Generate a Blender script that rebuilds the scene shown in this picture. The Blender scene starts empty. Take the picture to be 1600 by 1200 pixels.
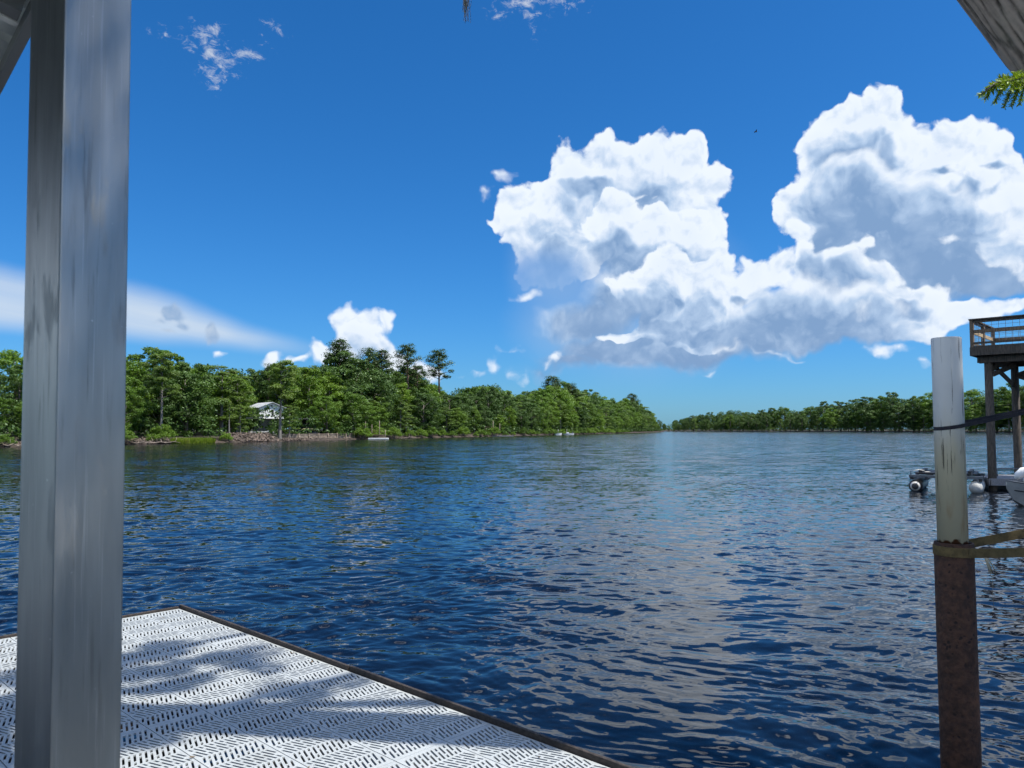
import bpy, bmesh, math, random
import numpy as np
from mathutils import Vector, Matrix, noise as mnoise

sc = bpy.context.scene
col = sc.collection
R = math.radians
# ------------------------------------------------------------------ camera
F = 1200.0                      # focal length in pixels of the 1600 px wide photograph
HZ = 670.0                      # horizon row
EYE = 2.10                      # camera above the water
PITCH = math.atan((HZ - 600.0) / F)
cam_d = bpy.data.cameras.new("camera")
cam_d.sensor_width = 36.0
cam_d.lens = 36.0 * F / 1600.0
cam_d.clip_start = 0.05
cam_d.clip_end = 30000.0
cam_d.dof.use_dof = True
cam_d.dof.focus_distance = 60.0
cam_d.dof.aperture_fstop = 13.0
cam = bpy.data.objects.new("camera", cam_d)
col.objects.link(cam)
cam.location = (0, 0, EYE)
cam.rotation_euler = (R(90) + PITCH, 0, 0)
sc.camera = cam
CP, SP = math.cos(PITCH), math.sin(PITCH)

def ray(px, py):
    x = (px - 800.0) / F; u = (600.0 - py) / F
    return Vector((x, CP - u * SP, SP + u * CP))
def at_depth(px, py, Y):        # the point on that sight line at world y = Y
    d = ray(px, py); return Vector((0, 0, EYE)) + d * (Y / d.y)
def at_z(px, py, z):
    d = ray(px, py); return Vector((0, 0, EYE)) + d * ((z - EYE) / d.z)
def ang(px, py):
    d = ray(px, py).normalized(); return math.atan2(d.x, d.y), math.asin(d.z)

# ------------------------------------------------------------------ sun, exposure
SUN_AZ, SUN_EL = R(104.0), R(62.0)       # azimuth to the right of straight ahead
sun_dir = Vector((math.sin(SUN_AZ) * math.cos(SUN_EL), math.cos(SUN_AZ) * math.cos(SUN_EL), math.sin(SUN_EL)))
sd = bpy.data.lights.new("sun", 'SUN'); sd.energy = 5.0; sd.angle = R(0.6); sd.color = (1.0, 0.955, 0.88)
so = bpy.data.objects.new("sun", sd); col.objects.link(so)
so.rotation_euler = (-sun_dir).to_track_quat('-Z', 'Y').to_euler()
so.location = (0, 0, 60)
sc.view_settings.view_transform = 'Standard'; sc.view_settings.look = 'None'
sc.view_settings.gamma = 1.0; sc.view_settings.exposure = 0.35
sc.view_settings.use_curve_mapping = False
cy = sc.cycles
cy.max_bounces = 6; cy.diffuse_bounces = 3; cy.glossy_bounces = 4; cy.transparent_max_bounces = 8
cy.transmission_bounces = 3; cy.caustics_reflective = False; cy.caustics_refractive = False
cy.sample_clamp_indirect = 4.0
cy.use_adaptive_sampling = True; cy.adaptive_threshold = 0.02; cy.adaptive_min_samples = 16
cy.use_denoising = True

# ------------------------------------------------------------------ node helper
class NT:
    def __init__(s, tree): s.t = tree; s.n = tree.nodes; s.l = tree.links
    def put(s, sock, v):
        if v is None: return
        if isinstance(v, bpy.types.NodeSocket): s.l.new(v, sock)
        else:
            try: sock.default_value = v
            except Exception:
                sock.default_value = (v[0], v[1], v[2], 1.0)
    def new(s, typ, out=0, ins=None, **kw):
        nd = s.n.new(typ)
        for k, v in kw.items(): setattr(nd, k, v)
        for k, v in (ins or {}).items(): s.put(nd.inputs[k], v)
        return nd.outputs[out]
    def m(s, op, a, b=None, c=None, clamp=False):
        nd = s.n.new('ShaderNodeMath'); nd.operation = op; nd.use_clamp = clamp
        s.put(nd.inputs[0], a); s.put(nd.inputs[1], b); s.put(nd.inputs[2], c); return nd.outputs[0]
    def v(s, op, a, b=None, c=None, scale=None, out=0):
        nd = s.n.new('ShaderNodeVectorMath'); nd.operation = op
        s.put(nd.inputs[0], a); s.put(nd.inputs[1], b); s.put(nd.inputs[2], c)
        if scale is not None: s.put(nd.inputs[3], scale)
        return nd.outputs[out]
    def step(s, x, a, b, lo=0.0, hi=1.0):
        return s.new('ShaderNodeMapRange', 0, {0: x, 1: a, 2: b, 3: lo, 4: hi}, interpolation_type='SMOOTHSTEP')
    def mix(s, f, a, b, blend='MIX'):
        nd = s.n.new('ShaderNodeMix'); nd.data_type = 'RGBA'; nd.blend_type = blend
        s.put(nd.inputs[0], f); s.put(nd.inputs[6], a); s.put(nd.inputs[7], b); return nd.outputs[2]
    def xyz(s, x, y, z=0.0): return s.new('ShaderNodeCombineXYZ', 0, {0: x, 1: y, 2: z})
    def noise(s, vec, scale, detail=4, rough=0.5, dist=0.0, out=0, lac=2.0):
        return s.new('ShaderNodeTexNoise', out, {'Vector': vec, 'Scale': scale, 'Detail': detail, 'Roughness': rough, 'Distortion': dist, 'Lacunarity': lac})

# ------------------------------------------------------------------ sky with clouds
world = bpy.data.worlds.new("World"); sc.world = world; world.use_nodes = True
world.cycles.sampling_method = 'MANUAL'; world.cycles.sample_map_resolution = 512
w = NT(world.node_tree); w.n.clear()
sky = w.new('ShaderNodeTexSky', 0, sky_type='NISHITA', sun_disc=False, sun_elevation=SUN_EL, sun_rotation=SUN_AZ,
            air_density=1.0, dust_density=0.35, ozone_density=3.2, altitude=0.0)
geo = w.new('ShaderNodeTexCoord', 0)            # Generated = direction
sep = w.n.new('ShaderNodeSeparateXYZ'); w.l.new(geo, sep.inputs[0])
AZ = w.m('ARCTAN2', sep.outputs[0], sep.outputs[1])
EL = w.m('ARCSINE', sep.outputs[2])
PX = w.xyz(AZ, EL, 0.0)                          # azimuth, elevation in radians

def blobs(px_list, name, kfix=None):
    """node group: vector -> 1 - smooth minimum of the normalised distances to the puffs"""
    g = bpy.data.node_groups.new(name, 'ShaderNodeTree')
    g.interface.new_socket("P", in_out='INPUT', socket_type='NodeSocketVector')
    g.interface.new_socket("D", in_out='OUTPUT', socket_type='NodeSocketFloat')
    t = NT(g); gi = t.n.new('NodeGroupInput'); go = t.n.new('NodeGroupOutput')
    cur = None
    for b in px_list:
        X, Y, rx = b[:3]; ry = b[3] if len(b) > 3 else rx
        a0, e0 = ang(X, Y); a1, _ = ang(X + rx, Y); a2, _ = ang(X - rx, Y)
        _, e1 = ang(X, Y - ry); _, e2 = ang(X, Y + ry)
        ra, re = (a1 - a2) / 2, (e1 - e2) / 2
        q = t.v('MULTIPLY_ADD', gi.outputs[0], (1 / ra, 1 / re, 0), (-a0 / ra, -e0 / re, 0))
        L = t.v('LENGTH', q, out=1)
        # distance in units of a 50 px puff, so that noise has one size on all puffs
        k = kfix or min(1.6, (rx * ry) ** 0.5 / 50.0)
        D = t.m('MULTIPLY', t.m('SUBTRACT', 1.0, L), k)
        cur = D if cur is None else t.m('SMOOTH_MAX', cur, D, 0.28)
    t.l.new(cur, go.inputs[0])
    return g
def use(g, vec):
    nd = w.n.new('ShaderNodeGroup'); nd.node_tree = g; w.l.new(vec, nd.inputs[0]); return nd.outputs[0]

# billow noise as a group so that it can be read at two places
gb = bpy.data.node_groups.new("billow", 'ShaderNodeTree')
gb.interface.new_socket("P", in_out='INPUT', socket_type='NodeSocketVector')
gb.interface.new_socket("N", in_out='OUTPUT', socket_type='NodeSocketFloat')
t = NT(gb); gi = t.n.new('NodeGroupInput'); go = t.n.new('NodeGroupOutput')
vor = t.new('ShaderNodeTexVoronoi', 0, {'Vector': gi.outputs[0], 'Scale': 21.0, 'Detail': 2.4, 'Roughness': 0.50, 'Lacunarity': 2.2, 'Smoothness': 0.45},
            feature='SMOOTH_F1', voronoi_dimensions='2D', normalize=True)
fb = t.new('ShaderNodeTexNoise', 0, {'Vector': gi.outputs[0], 'Scale': 34.0, 'Detail': 5.0, 'Roughness': 0.60}, noise_dimensions='2D')
nn = t.m('ADD', t.m('MULTIPLY', t.m('SUBTRACT', 0.36, vor), 1.9), t.m('MULTIPLY', t.m('SUBTRACT', fb, 0.5), 0.9))
t.l.new(nn, go.inputs[0])
def billow(vec):
    nd = w.n.new('ShaderNodeGroup'); nd.node_tree = gb; w.l.new(vec, nd.inputs[0]); return nd.outputs[0]
wc = w.new('ShaderNodeTexNoise', 1, {'Vector': PX, 'Scale': 16.0, 'Detail': 3.0, 'Roughness': 0.5}, noise_dimensions='2D')
W0 = w.v('MULTIPLY', w.v('SUBTRACT', wc, (0.5, 0.5, 0.5)), (0.055, 0.055, 0.0))
Q0 = w.v('ADD', PX, W0)                          # warped position
Q1 = w.v('ADD', Q0, (0.010, 0.040, 0.0))         # the same, moved towards the light
B0 = w.v('ADD', PX, w.v('SCALE', W0, scale=0.5))
N0 = billow(B0); N1 = billow(w.v('ADD', B0, (0.003, 0.009, 0.0)))
emb = w.m('SUBTRACT', N0, N1)                    # relief of the billows
soft = w.noise(PX, 9.0, 3, 0.5)
big = w.m('SUBTRACT', w.noise(PX, 7.5, 2, 0.5), 0.5)

SUNC = (9.8, 10.6, 11.7)       # sunlit cloud, in the units of the sky texture
MIDC = (5.3, 7.0, 9.5)
DARK = (2.5, 4.1, 6.8)         # thick shaded cloud
sk = w.n.new('ShaderNodeSeparateColor'); w.l.new(w.mix(1.0, sky, (0.72 * .09, 1.04 * .09, 1.22 * .09), 'MULTIPLY'), sk.inputs[0])
cc = w.n.new('ShaderNodeCombineColor')
for ch, (k, p) in enumerate(((0.88, 1.41), (0.86, 1.00), (1.21, 0.96))):
    w.l.new(w.m('MULTIPLY', w.m('POWER', sk.outputs[ch], p), k / .09), cc.inputs[ch])
skyc = cc.outputs[0]
def layer(base, puffs, name, dark=0.8, edge=0.13, amp=0.42, full=0.95, lo=0.0, opac=1.0, fade=None, relief=1.0, grey=None):
    g = blobs(puffs, name)
    D0 = w.m('MULTIPLY_ADD', N0, amp, use(g, Q0))
    D1 = w.m('ADD', use(g, Q1), w.m('MULTIPLY_ADD', big, 1.1, w.m('MULTIPLY', N1, amp * 0.6)))
    al = w.step(D0, 0.0, edge)
    if fade:      # soft side: alpha grows slowly where the fade puffs are
        gf = blobs(fade, name + "_fade"); ff = w.step(use(gf, PX), -0.2, 0.9)
        al = w.m('MULTIPLY', al, w.m('SUBTRACT', 1.0, w.m('MULTIPLY', ff, 0.85)))
    sh = w.step(D1, lo - 0.12, full * 0.72)
    sh = w.m('SUBTRACT', w.m('MULTIPLY', sh, dark), w.m('MULTIPLY', emb, 0.7 * relief), clamp=True)
    sh = w.m('ADD', sh, w.m('MULTIPLY', w.step(w.m('ADD', D0, big), 0.05, 0.75), 0.08))
    if grey:      # the side turned away from the sun
        gd = use(blobs(grey, name + "_grey", 0.9), Q0)
        gd = w.step(w.m('ADD', gd, w.m('MULTIPLY', N1, 0.30)), -0.12, 0.55)
        sh = w.m('MAXIMUM', sh, w.m('SUBTRACT', w.m('MULTIPLY', gd, 0.93), w.m('MULTIPLY', emb, 0.35), clamp=True))
    sh = w.m('MULTIPLY', w.m('MINIMUM', sh, 1.0), w.m('MULTIPLY_ADD', w.m('ADD', w.m('MULTIPLY', N0, 1.3), big), -0.30, 0.97), clamp=True)
    c = w.mix(w.m('MULTIPLY', sh, 2.0, clamp=True), SUNC, w.mix(w.m('MULTIPLY_ADD', sh, 2.0, -1.0, clamp=True), MIDC, DARK))
    if opac < 1: al = w.m('MULTIPLY', al, opac)
    return w.mix(al, base, c)
def wisps(base, px_list, name):
    wn = w.noise(w.v('MULTIPLY', PX, (1.0, 1.6, 1.0)), 70.0, 5, 0.68, 0.6)
    d = w.m('MULTIPLY_ADD', w.m('SUBTRACT', wn, 0.52), 3.2, use(blobs(px_list, name), Q0))
    return w.mix(w.m('MULTIPLY', w.step(d, -0.1, 1.0), 0.62), base, (9.0, 9.4, 9.8))
# ---- left part of the sky: a smooth sheet low down, wisps, small cumulus
a0, e_t0 = ang(0, 402); a1, e_t1 = ang(210, 438); a2, e_t2 = ang(420, 512); a3, e_t3 = ang(560, 548)
_, e_b0 = ang(0, 516); _, e_b3 = ang(520, 556)
ts = w.new('ShaderNodeFloatCurve', 0, {'Value': w.m('DIVIDE', w.m('ADD', AZ, 1.0), 1.2)})
fc = ts.node.mapping.curves[0]
pts = [(-1.0, 0.30), (-0.8, 0.26), (a0, e_t0), (a1, e_t1), ((a1 + a2) / 2, ang(315, 470)[1]), (a2, e_t2), (a3, e_t3 - 0.006), (0.2, 0.0)]
fc.points[0].location = ((pts[0][0] + 1) / 1.2, pts[0][1] * 2); fc.points[1].location = (1.0, 0.0)
for x, y in pts[1:-1]: fc.points.new((x + 1) / 1.2, y * 2)
ts.node.mapping.update()
top = w.m('MULTIPLY', ts, 0.5)
inner = w.m('SUBTRACT', top, w.m('ADD', EL, w.m('MULTIPLY', w.m('SUBTRACT', soft, 0.5), 0.018)))
botl = w.m('MULTIPLY_ADD', w.m('SUBTRACT', AZ, a0), (e_b3 - e_b0) / (a3 - a0), e_b0)
streak = w.noise(w.v('MULTIPLY', w.xyz(AZ, w.m('MULTIPLY_ADD', AZ, 0.16, EL)), (3.0, 40.0, 0)), 1.0, 4, 0.55)
sheet = w.m('MULTIPLY', w.step(inner, -0.003, 0.034), w.step(w.m('SUBTRACT', EL, w.m('MULTIPLY_ADD', w.m('SUBTRACT', soft, 0.5), 0.012, botl)), -0.008, 0.02))
sheet = w.m('MULTIPLY', sheet, w.m('MULTIPLY_ADD', streak, 0.70, 0.42), clamp=True)
cur = w.mix(sheet, skyc, (7.2, 8.3, 9.6))
cur = wisps(cur, [(335, 78, 42, 20), (375, 82, 42, 16), (340, 108, 26, 22), (437, 44, 12, 9), (258, 56, 18, 10)], "wisps_left")
gs = blobs([(258, 482, 18, 20), (275, 500, 14, 10), (250, 500, 14, 8), (262, 518, 9, 6), (330, 518, 14, 16), (336, 530, 12, 8)], "scraps")
ds = w.m('MULTIPLY_ADD', N0, 0.30, use(gs, Q0))
cur = w.mix(w.m('MULTIPLY', w.step(ds, -0.04, 0.16), 0.85), cur, w.mix(w.m('MULTIPLY_ADD', emb, -1.0, 0.72, clamp=True), (7.0, 8.0, 9.2), (3.0, 4.7, 7.4)))
left = layer(cur, [(534, 505, 17), (550, 498, 16), (575, 500, 20), (600, 502, 15), (565, 530, 36, 28), (545, 545, 28), (600, 548, 22), (620, 562, 24),
                  (500, 556, 30, 16), (655, 582, 20, 14), (680, 590, 22, 14), (345, 556, 10, 8), (418, 560, 16, 13), (455, 562, 16, 8)],
            "low_puffs_left", dark=0.45, amp=0.30, edge=0.2)
# ---- right part of the sky: the two big cumulus, painted back to front
gv = blobs([(880, 420, 90, 105), (1000, 470, 180, 140), (900, 505, 110, 80)], "veil")
cur = w.mix(w.m('MULTIPLY', w.step(w.m('MULTIPLY_ADD', N0, 0.1, use(gv, PX)), -0.25, 1.1), 0.38), skyc, (4.6, 6.3, 8.6))
cur = wisps(cur, [(820, 12, 42, 18), (835, 30, 16, 20), (880, 5, 20, 12)], "wisps_right")
cur = layer(cur, [(740, 590, 18, 9), (771, 572, 13), (810, 588, 10, 9), (796, 551, 9, 5), (1374, 552, 30, 12), (1412, 548, 14, 8), (1442, 561, 9, 6), (822, 458, 16, 7), (766, 300, 12, 12), (790, 275, 12, 8)],
            "low_puffs_right", dark=0.35, amp=0.46, edge=0.42)
cur = layer(cur, [(900, 270, 40), (915, 305, 56), (950, 258, 44), (1010, 252, 46), (1058, 252, 44), (1095, 290, 38), (1118, 262, 12, 10), (1000, 320, 95), (1070, 350, 62), (860, 310, 48, 36), (815, 318, 32, 26),
                  (800, 340, 34, 12), (870, 380, 80, 70), (1128, 336, 14, 7), (1080, 410, 50)],
            "centre_back", dark=0.40, full=1.25, grey=[(1015, 300, 46, 30), (925, 296, 60, 22), (990, 325, 80, 26), (862, 405, 40, 40)], fade=[(850, 440, 90, 60), (790, 420, 40, 40)])
cur = layer(cur, [(955, 335, 32), (985, 328, 30), (1030, 350, 36), (1075, 365, 40), (925, 350, 28, 20), (1000, 390, 70), (1060, 420, 66), (960, 400, 56)],
            "centre_mid", dark=0.7, full=0.9, grey=[(960, 398, 62, 40), (930, 435, 60, 40), (1010, 415, 30, 24)], fade=[(900, 440, 60, 60)])
cur = layer(cur, [(1130, 535, 150, 42), (1000, 548, 160, 40), (900, 566, 90, 24), (845, 580, 50, 14), (920, 505, 80, 40), (870, 500, 60, 26), (960, 470, 70, 50)], "centre_base", dark=0.93, full=0.1, lo=-1.0, edge=0.8, amp=0.22, relief=0.5)
cur = layer(cur, [(965, 452, 20, 14), (1000, 440, 30, 22), (1045, 430, 44), (1095, 440, 46), (1125, 475, 46), (1160, 500, 32), (1060, 490, 70, 50), (1120, 520, 60, 26), (980, 522, 50, 12)],
            "centre_front", dark=0.7, full=0.9, grey=[(985, 482, 66, 28), (1030, 505, 60, 22), (1095, 522, 80, 16), (940, 500, 50, 24), (1050, 470, 24, 14)])
cur = layer(cur, [(862, 556, 14, 14), (845, 570, 14, 8), (1140, 540, 14, 8), (870, 548, 10, 8), (1005, 300, 16, 5), (1030, 306, 10, 5)], "centre_bits", dark=0.25, amp=0.35, edge=0.25)
cur = layer(cur, [(1295, 182, 30), (1330, 165, 26), (1385, 162, 30), (1405, 195, 34), (1340, 210, 60), (1285, 230, 36), (1430, 225, 30), (1490, 220, 26), (1535, 215, 28), (1568, 232, 30), (1600, 260, 36),
                  (1480, 280, 90), (1330, 290, 95), (1240, 310, 26), (1235, 345, 22), (1590, 320, 80), (1660, 330, 90), (1270, 350, 50)],
            "right_back", dark=0.6, full=1.3, grey=[(1330, 262, 70, 52), (1300, 320, 66, 50), (1385, 250, 30, 34), (1480, 268, 44, 16), (1560, 262, 30, 12)])
cur = layer(cur, [(1400, 365, 140, 95), (1340, 300, 80, 70), (1290, 400, 50, 60), (1520, 405, 130, 60), (1640, 400, 110, 60), (1440, 440, 100, 28), (1560, 440, 90, 26)],
            "right_belly", dark=1.0, full=0.5, lo=-0.6, edge=0.45, amp=0.25, relief=0.7)
cur = layer(cur, [(1500, 262, 34, 20), (1470, 285, 30, 16), (1540, 285, 46, 26), (1590, 330, 50, 40), (1540, 320, 34, 20), (1580, 390, 52, 26), (1530, 325, 20), (1640, 350, 60), (1484, 380, 16, 10), (1620, 420, 40, 24)],
            "right_puffs", grey=[(1500, 300, 40, 16)], dark=0.50, full=0.95, edge=0.32, amp=0.5)
cur = layer(cur, [(1175, 425, 30, 22), (1165, 450, 34, 24), (1215, 420, 28), (1245, 365, 22), (1255, 395, 26), (1352, 392, 14, 22), (1345, 440, 60, 30), (1410, 470, 80, 30), (1500, 482, 90, 20), (1600, 478, 60, 16),
                  (1300, 440, 70, 50), (1440, 500, 80, 30)],
            "right_lower", dark=0.7, full=1.0, grey=[(1300, 450, 80, 40), (1235, 470, 50, 26), (1270, 420, 30, 30), (1400, 480, 50, 16), (1165, 462, 24, 10)], edge=0.22, amp=0.45)
cur = layer(cur, [(1230, 500, 110, 54), (1320, 495, 100, 52), (1190, 528, 90, 24), (1390, 515, 70, 28), (1250, 460, 50, 30)],
            "right_base", dark=0.95, full=0.3, lo=-0.9, edge=0.5, amp=0.28, relief=0.6)
right = layer(cur, [(1340, 488, 20, 10), (1150, 548, 14, 7), (1200, 556, 34, 4), (1240, 556, 26, 4), (1110, 577, 16, 3), (1195, 440, 12, 6)], "right_bits", dark=0.2, amp=0.4, edge=0.5, opac=0.8)
# the parts of the sky without clouds skip the cloud nodes
def background(c):
    b = w.n.new('ShaderNodeBackground'); w.l.new(c, b.inputs[0]); b.inputs[1].default_value = 0.0706; return b.outputs[0]
# cumulus added out of view, overhead and behind, for a brighter, whiter ambient light
rn = w.noise(w.v('MULTIPLY', geo, (2.6, 2.6, 4.6)), 1.0, 5, 0.55, 0.4)
rc = w.m('MULTIPLY', w.step(rn, 0.50, 0.60), w.step(EL, 0.0, 0.10))
rest = w.mix(rc, skyc, w.mix(w.step(rn, 0.56, 0.72), (20.0, 21.0, 22.5), (11.0, 12.8, 15.0)))
def between(x, a, b): return w.m('MULTIPLY', w.m('GREATER_THAN', x, a), w.m('LESS_THAN', x, b))
azs = ang(712, 560)[0]
inel = between(EL, 0.0, 0.62)
inl = w.m('MULTIPLY', inel, between(AZ, -1.0, azs)); inr = w.m('MULTIPLY', inel, between(AZ, azs - 1e-6, 0.85))
def mixs(f, a, b):
    nd = w.n.new('ShaderNodeMixShader'); w.l.new(f, nd.inputs[0]); w.l.new(a, nd.inputs[1]); w.l.new(b, nd.inputs[2]); return nd.outputs[0]
wo = w.n.new('ShaderNodeOutputWorld')
w.l.new(mixs(inr, mixs(inl, background(rest), background(left)), background(right)), wo.inputs[0])

# ================================================================== helpers for things
rng = random.Random(7); nr = np.random.default_rng(11)
def tag(o, label=None, cat=None, group=None, kind=None):
    if label: o['label'] = label
    if cat: o['category'] = cat
    if group: o['group'] = group
    if kind: o['kind'] = kind
    return o
def empty(name, loc=(0, 0, 0), rz=0.0):
    o = bpy.data.objects.new(name, None); o.empty_display_size = 0.2
    col.objects.link(o); o.location = loc; o.rotation_euler = (0, 0, rz); return o
def mesh_np(name, verts, quads, mat=None, parent=None, smooth=False, attr=None, link=True):
    verts = np.asarray(verts, np.float32).reshape(-1, 3); quads = np.asarray(quads, np.int32)
    k = quads.shape[1]; n = len(quads)
    me = bpy.data.meshes.new(name)
    me.vertices.add(len(verts)); me.vertices.foreach_set('co', verts.ravel())
    me.loops.add(n * k); me.loops.foreach_set('vertex_index', quads.ravel())
    me.polygons.add(n); me.polygons.foreach_set('loop_start', np.arange(0, n * k, k, dtype=np.int32))
    me.polygons.foreach_set('loop_total', np.full(n, k, np.int32))
    me.polygons.foreach_set('use_smooth', np.full(n, bool(smooth)))
    if attr is not None:
        at = me.attributes.new('tint', 'FLOAT', 'POINT'); at.data.foreach_set('value', np.asarray(attr, np.float32))
    me.update(calc_edges=True)
    if mat: me.materials.append(mat)
    o = bpy.data.objects.new(name, me)
    if link: col.objects.link(o)
    if parent: o.parent = parent
    return o
class MB:
    """collects shapes, builds them as one mesh object"""
    def __init__(s): s.bm = bmesh.new()
    def box(s, c, size, rot=None, bevel=0.0):
        r = bmesh.ops.create_cube(s.bm, size=1.0)
        M = Matrix.Translation(c) @ (rot.to_4x4() if rot else Matrix()) @ Matrix.Diagonal((size[0], size[1], size[2], 1))
        bmesh.ops.transform(s.bm, matrix=M, verts=r['verts'])
        if bevel:
            es = list({e for v in r['verts'] for e in v.link_edges})
            bmesh.ops.bevel(s.bm, geom=es, offset=bevel, segments=2, affect='EDGES', profile=0.6)
        return s
    def beam(s, a, b, wd, ht, bevel=0.0, up=Vector((0, 0, 1))):
        a = Vector(a); b = Vector(b); x = (b - a); L = x.length; x.normalize()
        if abs(x.dot(up)) > 0.98: up = Vector((0, 1, 0))
        y = up.cross(x).normalized(); z = x.cross(y)
        return s.box((a + b) / 2, (L, wd, ht), Matrix((x, y, z)).transposed(), bevel)
    def tube(s, pts, rads, seg=10, cap=True, smooth=True, squash=1.0):
        rings = []; n = len(pts); pts = [Vector(p) for p in pts]
        ref = Vector((0.13, 0.31, 0.94))
        for i, p in enumerate(pts):
            t = (pts[min(i + 1, n - 1)] - pts[max(i - 1, 0)]).normalized()
            if abs(t.dot(ref)) > 0.97: rr = Vector((1, 0, 0))
            else: rr = ref
            u = t.cross(rr).normalized(); v = t.cross(u)
            r = rads[i] if hasattr(rads, '__len__') else rads
            rings.append([s.bm.verts.new(p + (u * math.cos(2 * math.pi * k / seg) + v * squash * math.sin(2 * math.pi * k / seg)) * r) for k in range(seg)])
        for i in range(n - 1):
            for k in range(seg):
                f = s.bm.faces.new((rings[i][k], rings[i][(k + 1) % seg], rings[i + 1][(k + 1) % seg], rings[i + 1][k])); f.smooth = smooth
        if cap:
            s.bm.faces.new(rings[0][::-1]); s.bm.faces.new(rings[-1])
        return s
    def lathe(s, prof, seg=24, M=None):
        """profile of (radius, height) along local z"""
        M = M or Matrix(); rings = []
        for r, z in prof:
            rings.append([s.bm.verts.new(M @ Vector((r * math.cos(2 * math.pi * k / seg), r * math.sin(2 * math.pi * k / seg), z))) for k in range(seg)])
        for i in range(len(prof) - 1):
            for k in range(seg):
                f = s.bm.faces.new((rings[i][k], rings[i][(k + 1) % seg], rings[i + 1][(k + 1) % seg], rings[i + 1][k])); f.smooth = True
        s.bm.faces.new(rings[0][::-1]); s.bm.faces.new(rings[-1]); return s
    def prism(s, pts, ext):
        a = [s.bm.verts.new(p) for p in pts]; b = [s.bm.verts.new(Vector(p) + Vector(ext)) for p in pts]
        n = len(pts); s.bm.faces.new(a[::-1]); s.bm.faces.new(b)
        for i in range(n): s.bm.faces.new((a[i], a[(i + 1) % n], b[(i + 1) % n], b[i]))
        return s
    def build(s, name, mat, parent=None, sharp=None):
        bmesh.ops.recalc_face_normals(s.bm, faces=s.bm.faces)
        me = bpy.data.meshes.new(name); s.bm.to_mesh(me); s.bm.free()
        me.materials.append(mat)
        o = bpy.data.objects.new(name, me); col.objects.link(o)
        if parent: o.parent = parent
        return o

# ================================================================== materials
def material(name):
    m = bpy.data.materials.new(name); m.use_nodes = True
    t = NT(m.node_tree); b = m.node_tree.nodes['Principled BSDF']; return m, t, b
def coords(t, which='Object', scale=(1, 1, 1)):
    tc = t.n.new('ShaderNodeTexCoord'); o = tc.outputs[which]
    return t.v('MULTIPLY', o, scale) if scale != (1, 1, 1) else o
def simple(name, c1, c2, scale=8.0, stretch=(1, 1, 1), rough=0.6, metal=0.0, bump=0.0, bscale=None, which='Object', spec=0.5, detail=6):
    m, t, b = material(name); p = coords(t, which, stretch)
    n = t.noise(p, scale, detail, 0.6)
    t.l.new(t.mix(t.step(n, 0.3, 0.7), c1, c2), b.inputs['Base Color'])
    b.inputs['Roughness'].default_value = rough; b.inputs['Metallic'].default_value = metal
    b.inputs['Specular IOR Level'].default_value = spec
    if bump:
        n2 = t.noise(p, bscale or scale * 2, 6, 0.65)
        bm_ = t.n.new('ShaderNodeBump'); bm_.inputs['Strength'].default_value = 1.0; bm_.inputs['Distance'].default_value = bump
        t.l.new(n2, bm_.inputs['Height']); t.l.new(bm_.outputs[0], b.inputs['Normal'])
    return m

def leaf_mat(name, c_dark, c_light, transl=0.35, olive=(0.11, 0.11, 0.03)):
    m = bpy.data.materials.new(name); m.use_nodes = True; t = NT(m.node_tree); t.n.clear()
    at = t.n.new('ShaderNodeAttribute'); at.attribute_name = 'tint'
    oi = t.n.new('ShaderNodeObjectInfo')
    f = t.m('ADD', t.m('MULTIPLY', at.outputs['Fac'], 0.60), t.m('MULTIPLY', oi.outputs['Random'], 0.55), clamp=True)
    c = t.mix(f, c_dark, c_light); c = t.mix(1.0, c, (0.93, 0.97, 0.92), 'MULTIPLY')
    n = t.noise(coords(t), 0.9, 2, 0.5)
    c = t.mix(t.m('MULTIPLY', t.step(n, 0.52, 0.72), 0.4), c, olive)
    d = t.new('ShaderNodeBsdfDiffuse', 0, {0: c})
    tr = t.new('ShaderNodeBsdfTranslucent', 0, {0: t.mix(1.0, c, (1.15, 1.25, 0.55), 'MULTIPLY')})
    g = t.new('ShaderNodeBsdfGlossy', 0, {0: (0.5, 0.6, 0.45, 1), 'Roughness': 0.5})
    a = t.new('ShaderNodeMixShader', 0, {0: transl, 1: d, 2: tr})
    fr = t.new('ShaderNodeFresnel', 0, {0: 1.4})
    a2 = t.new('ShaderNodeMixShader', 0, {0: t.m('MULTIPLY', fr, 0.10), 1: a, 2: g})
    o = t.n.new('ShaderNodeOutputMaterial'); t.l.new(a2, o.inputs[0]); return m
M = {}
M['leaf_mid'] = leaf_mat('leaf_mid', (0.058, 0.115, 0.018), (0.165, 0.27, 0.036))
M['leaf_bright'] = leaf_mat('leaf_bright', (0.085, 0.155, 0.018), (0.20, 0.31, 0.036), olive=(0.17, 0.17, 0.04))
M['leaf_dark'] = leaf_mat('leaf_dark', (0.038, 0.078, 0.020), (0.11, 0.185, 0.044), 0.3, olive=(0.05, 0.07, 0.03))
M['leaf_pine'] = leaf_mat('leaf_pine', (0.026, 0.052, 0.018), (0.07, 0.115, 0.034), 0.25, olive=(0.05, 0.06, 0.02))
M['leaf_cypress'] = leaf_mat('leaf_cypress', (0.075, 0.130, 0.022), (0.17, 0.25, 0.042), 0.4, olive=(0.15, 0.14, 0.06))
M['bark'] = simple('bark', (0.10, 0.085, 0.07), (0.25, 0.22, 0.19), 6.0, (3, 3, 0.5), 0.9, bump=0.02)
M['bark_pale'] = simple('bark_pale', (0.11, 0.10, 0.085), (0.27, 0.25, 0.22), 6.0, (3, 3, 0.5), 0.9, bump=0.02)
M['bark_brown'] = simple('bark_brown', (0.10, 0.06, 0.04), (0.24, 0.16, 0.11), 6.0, (3, 3, 0.5), 0.9, bump=0.02)
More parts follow.
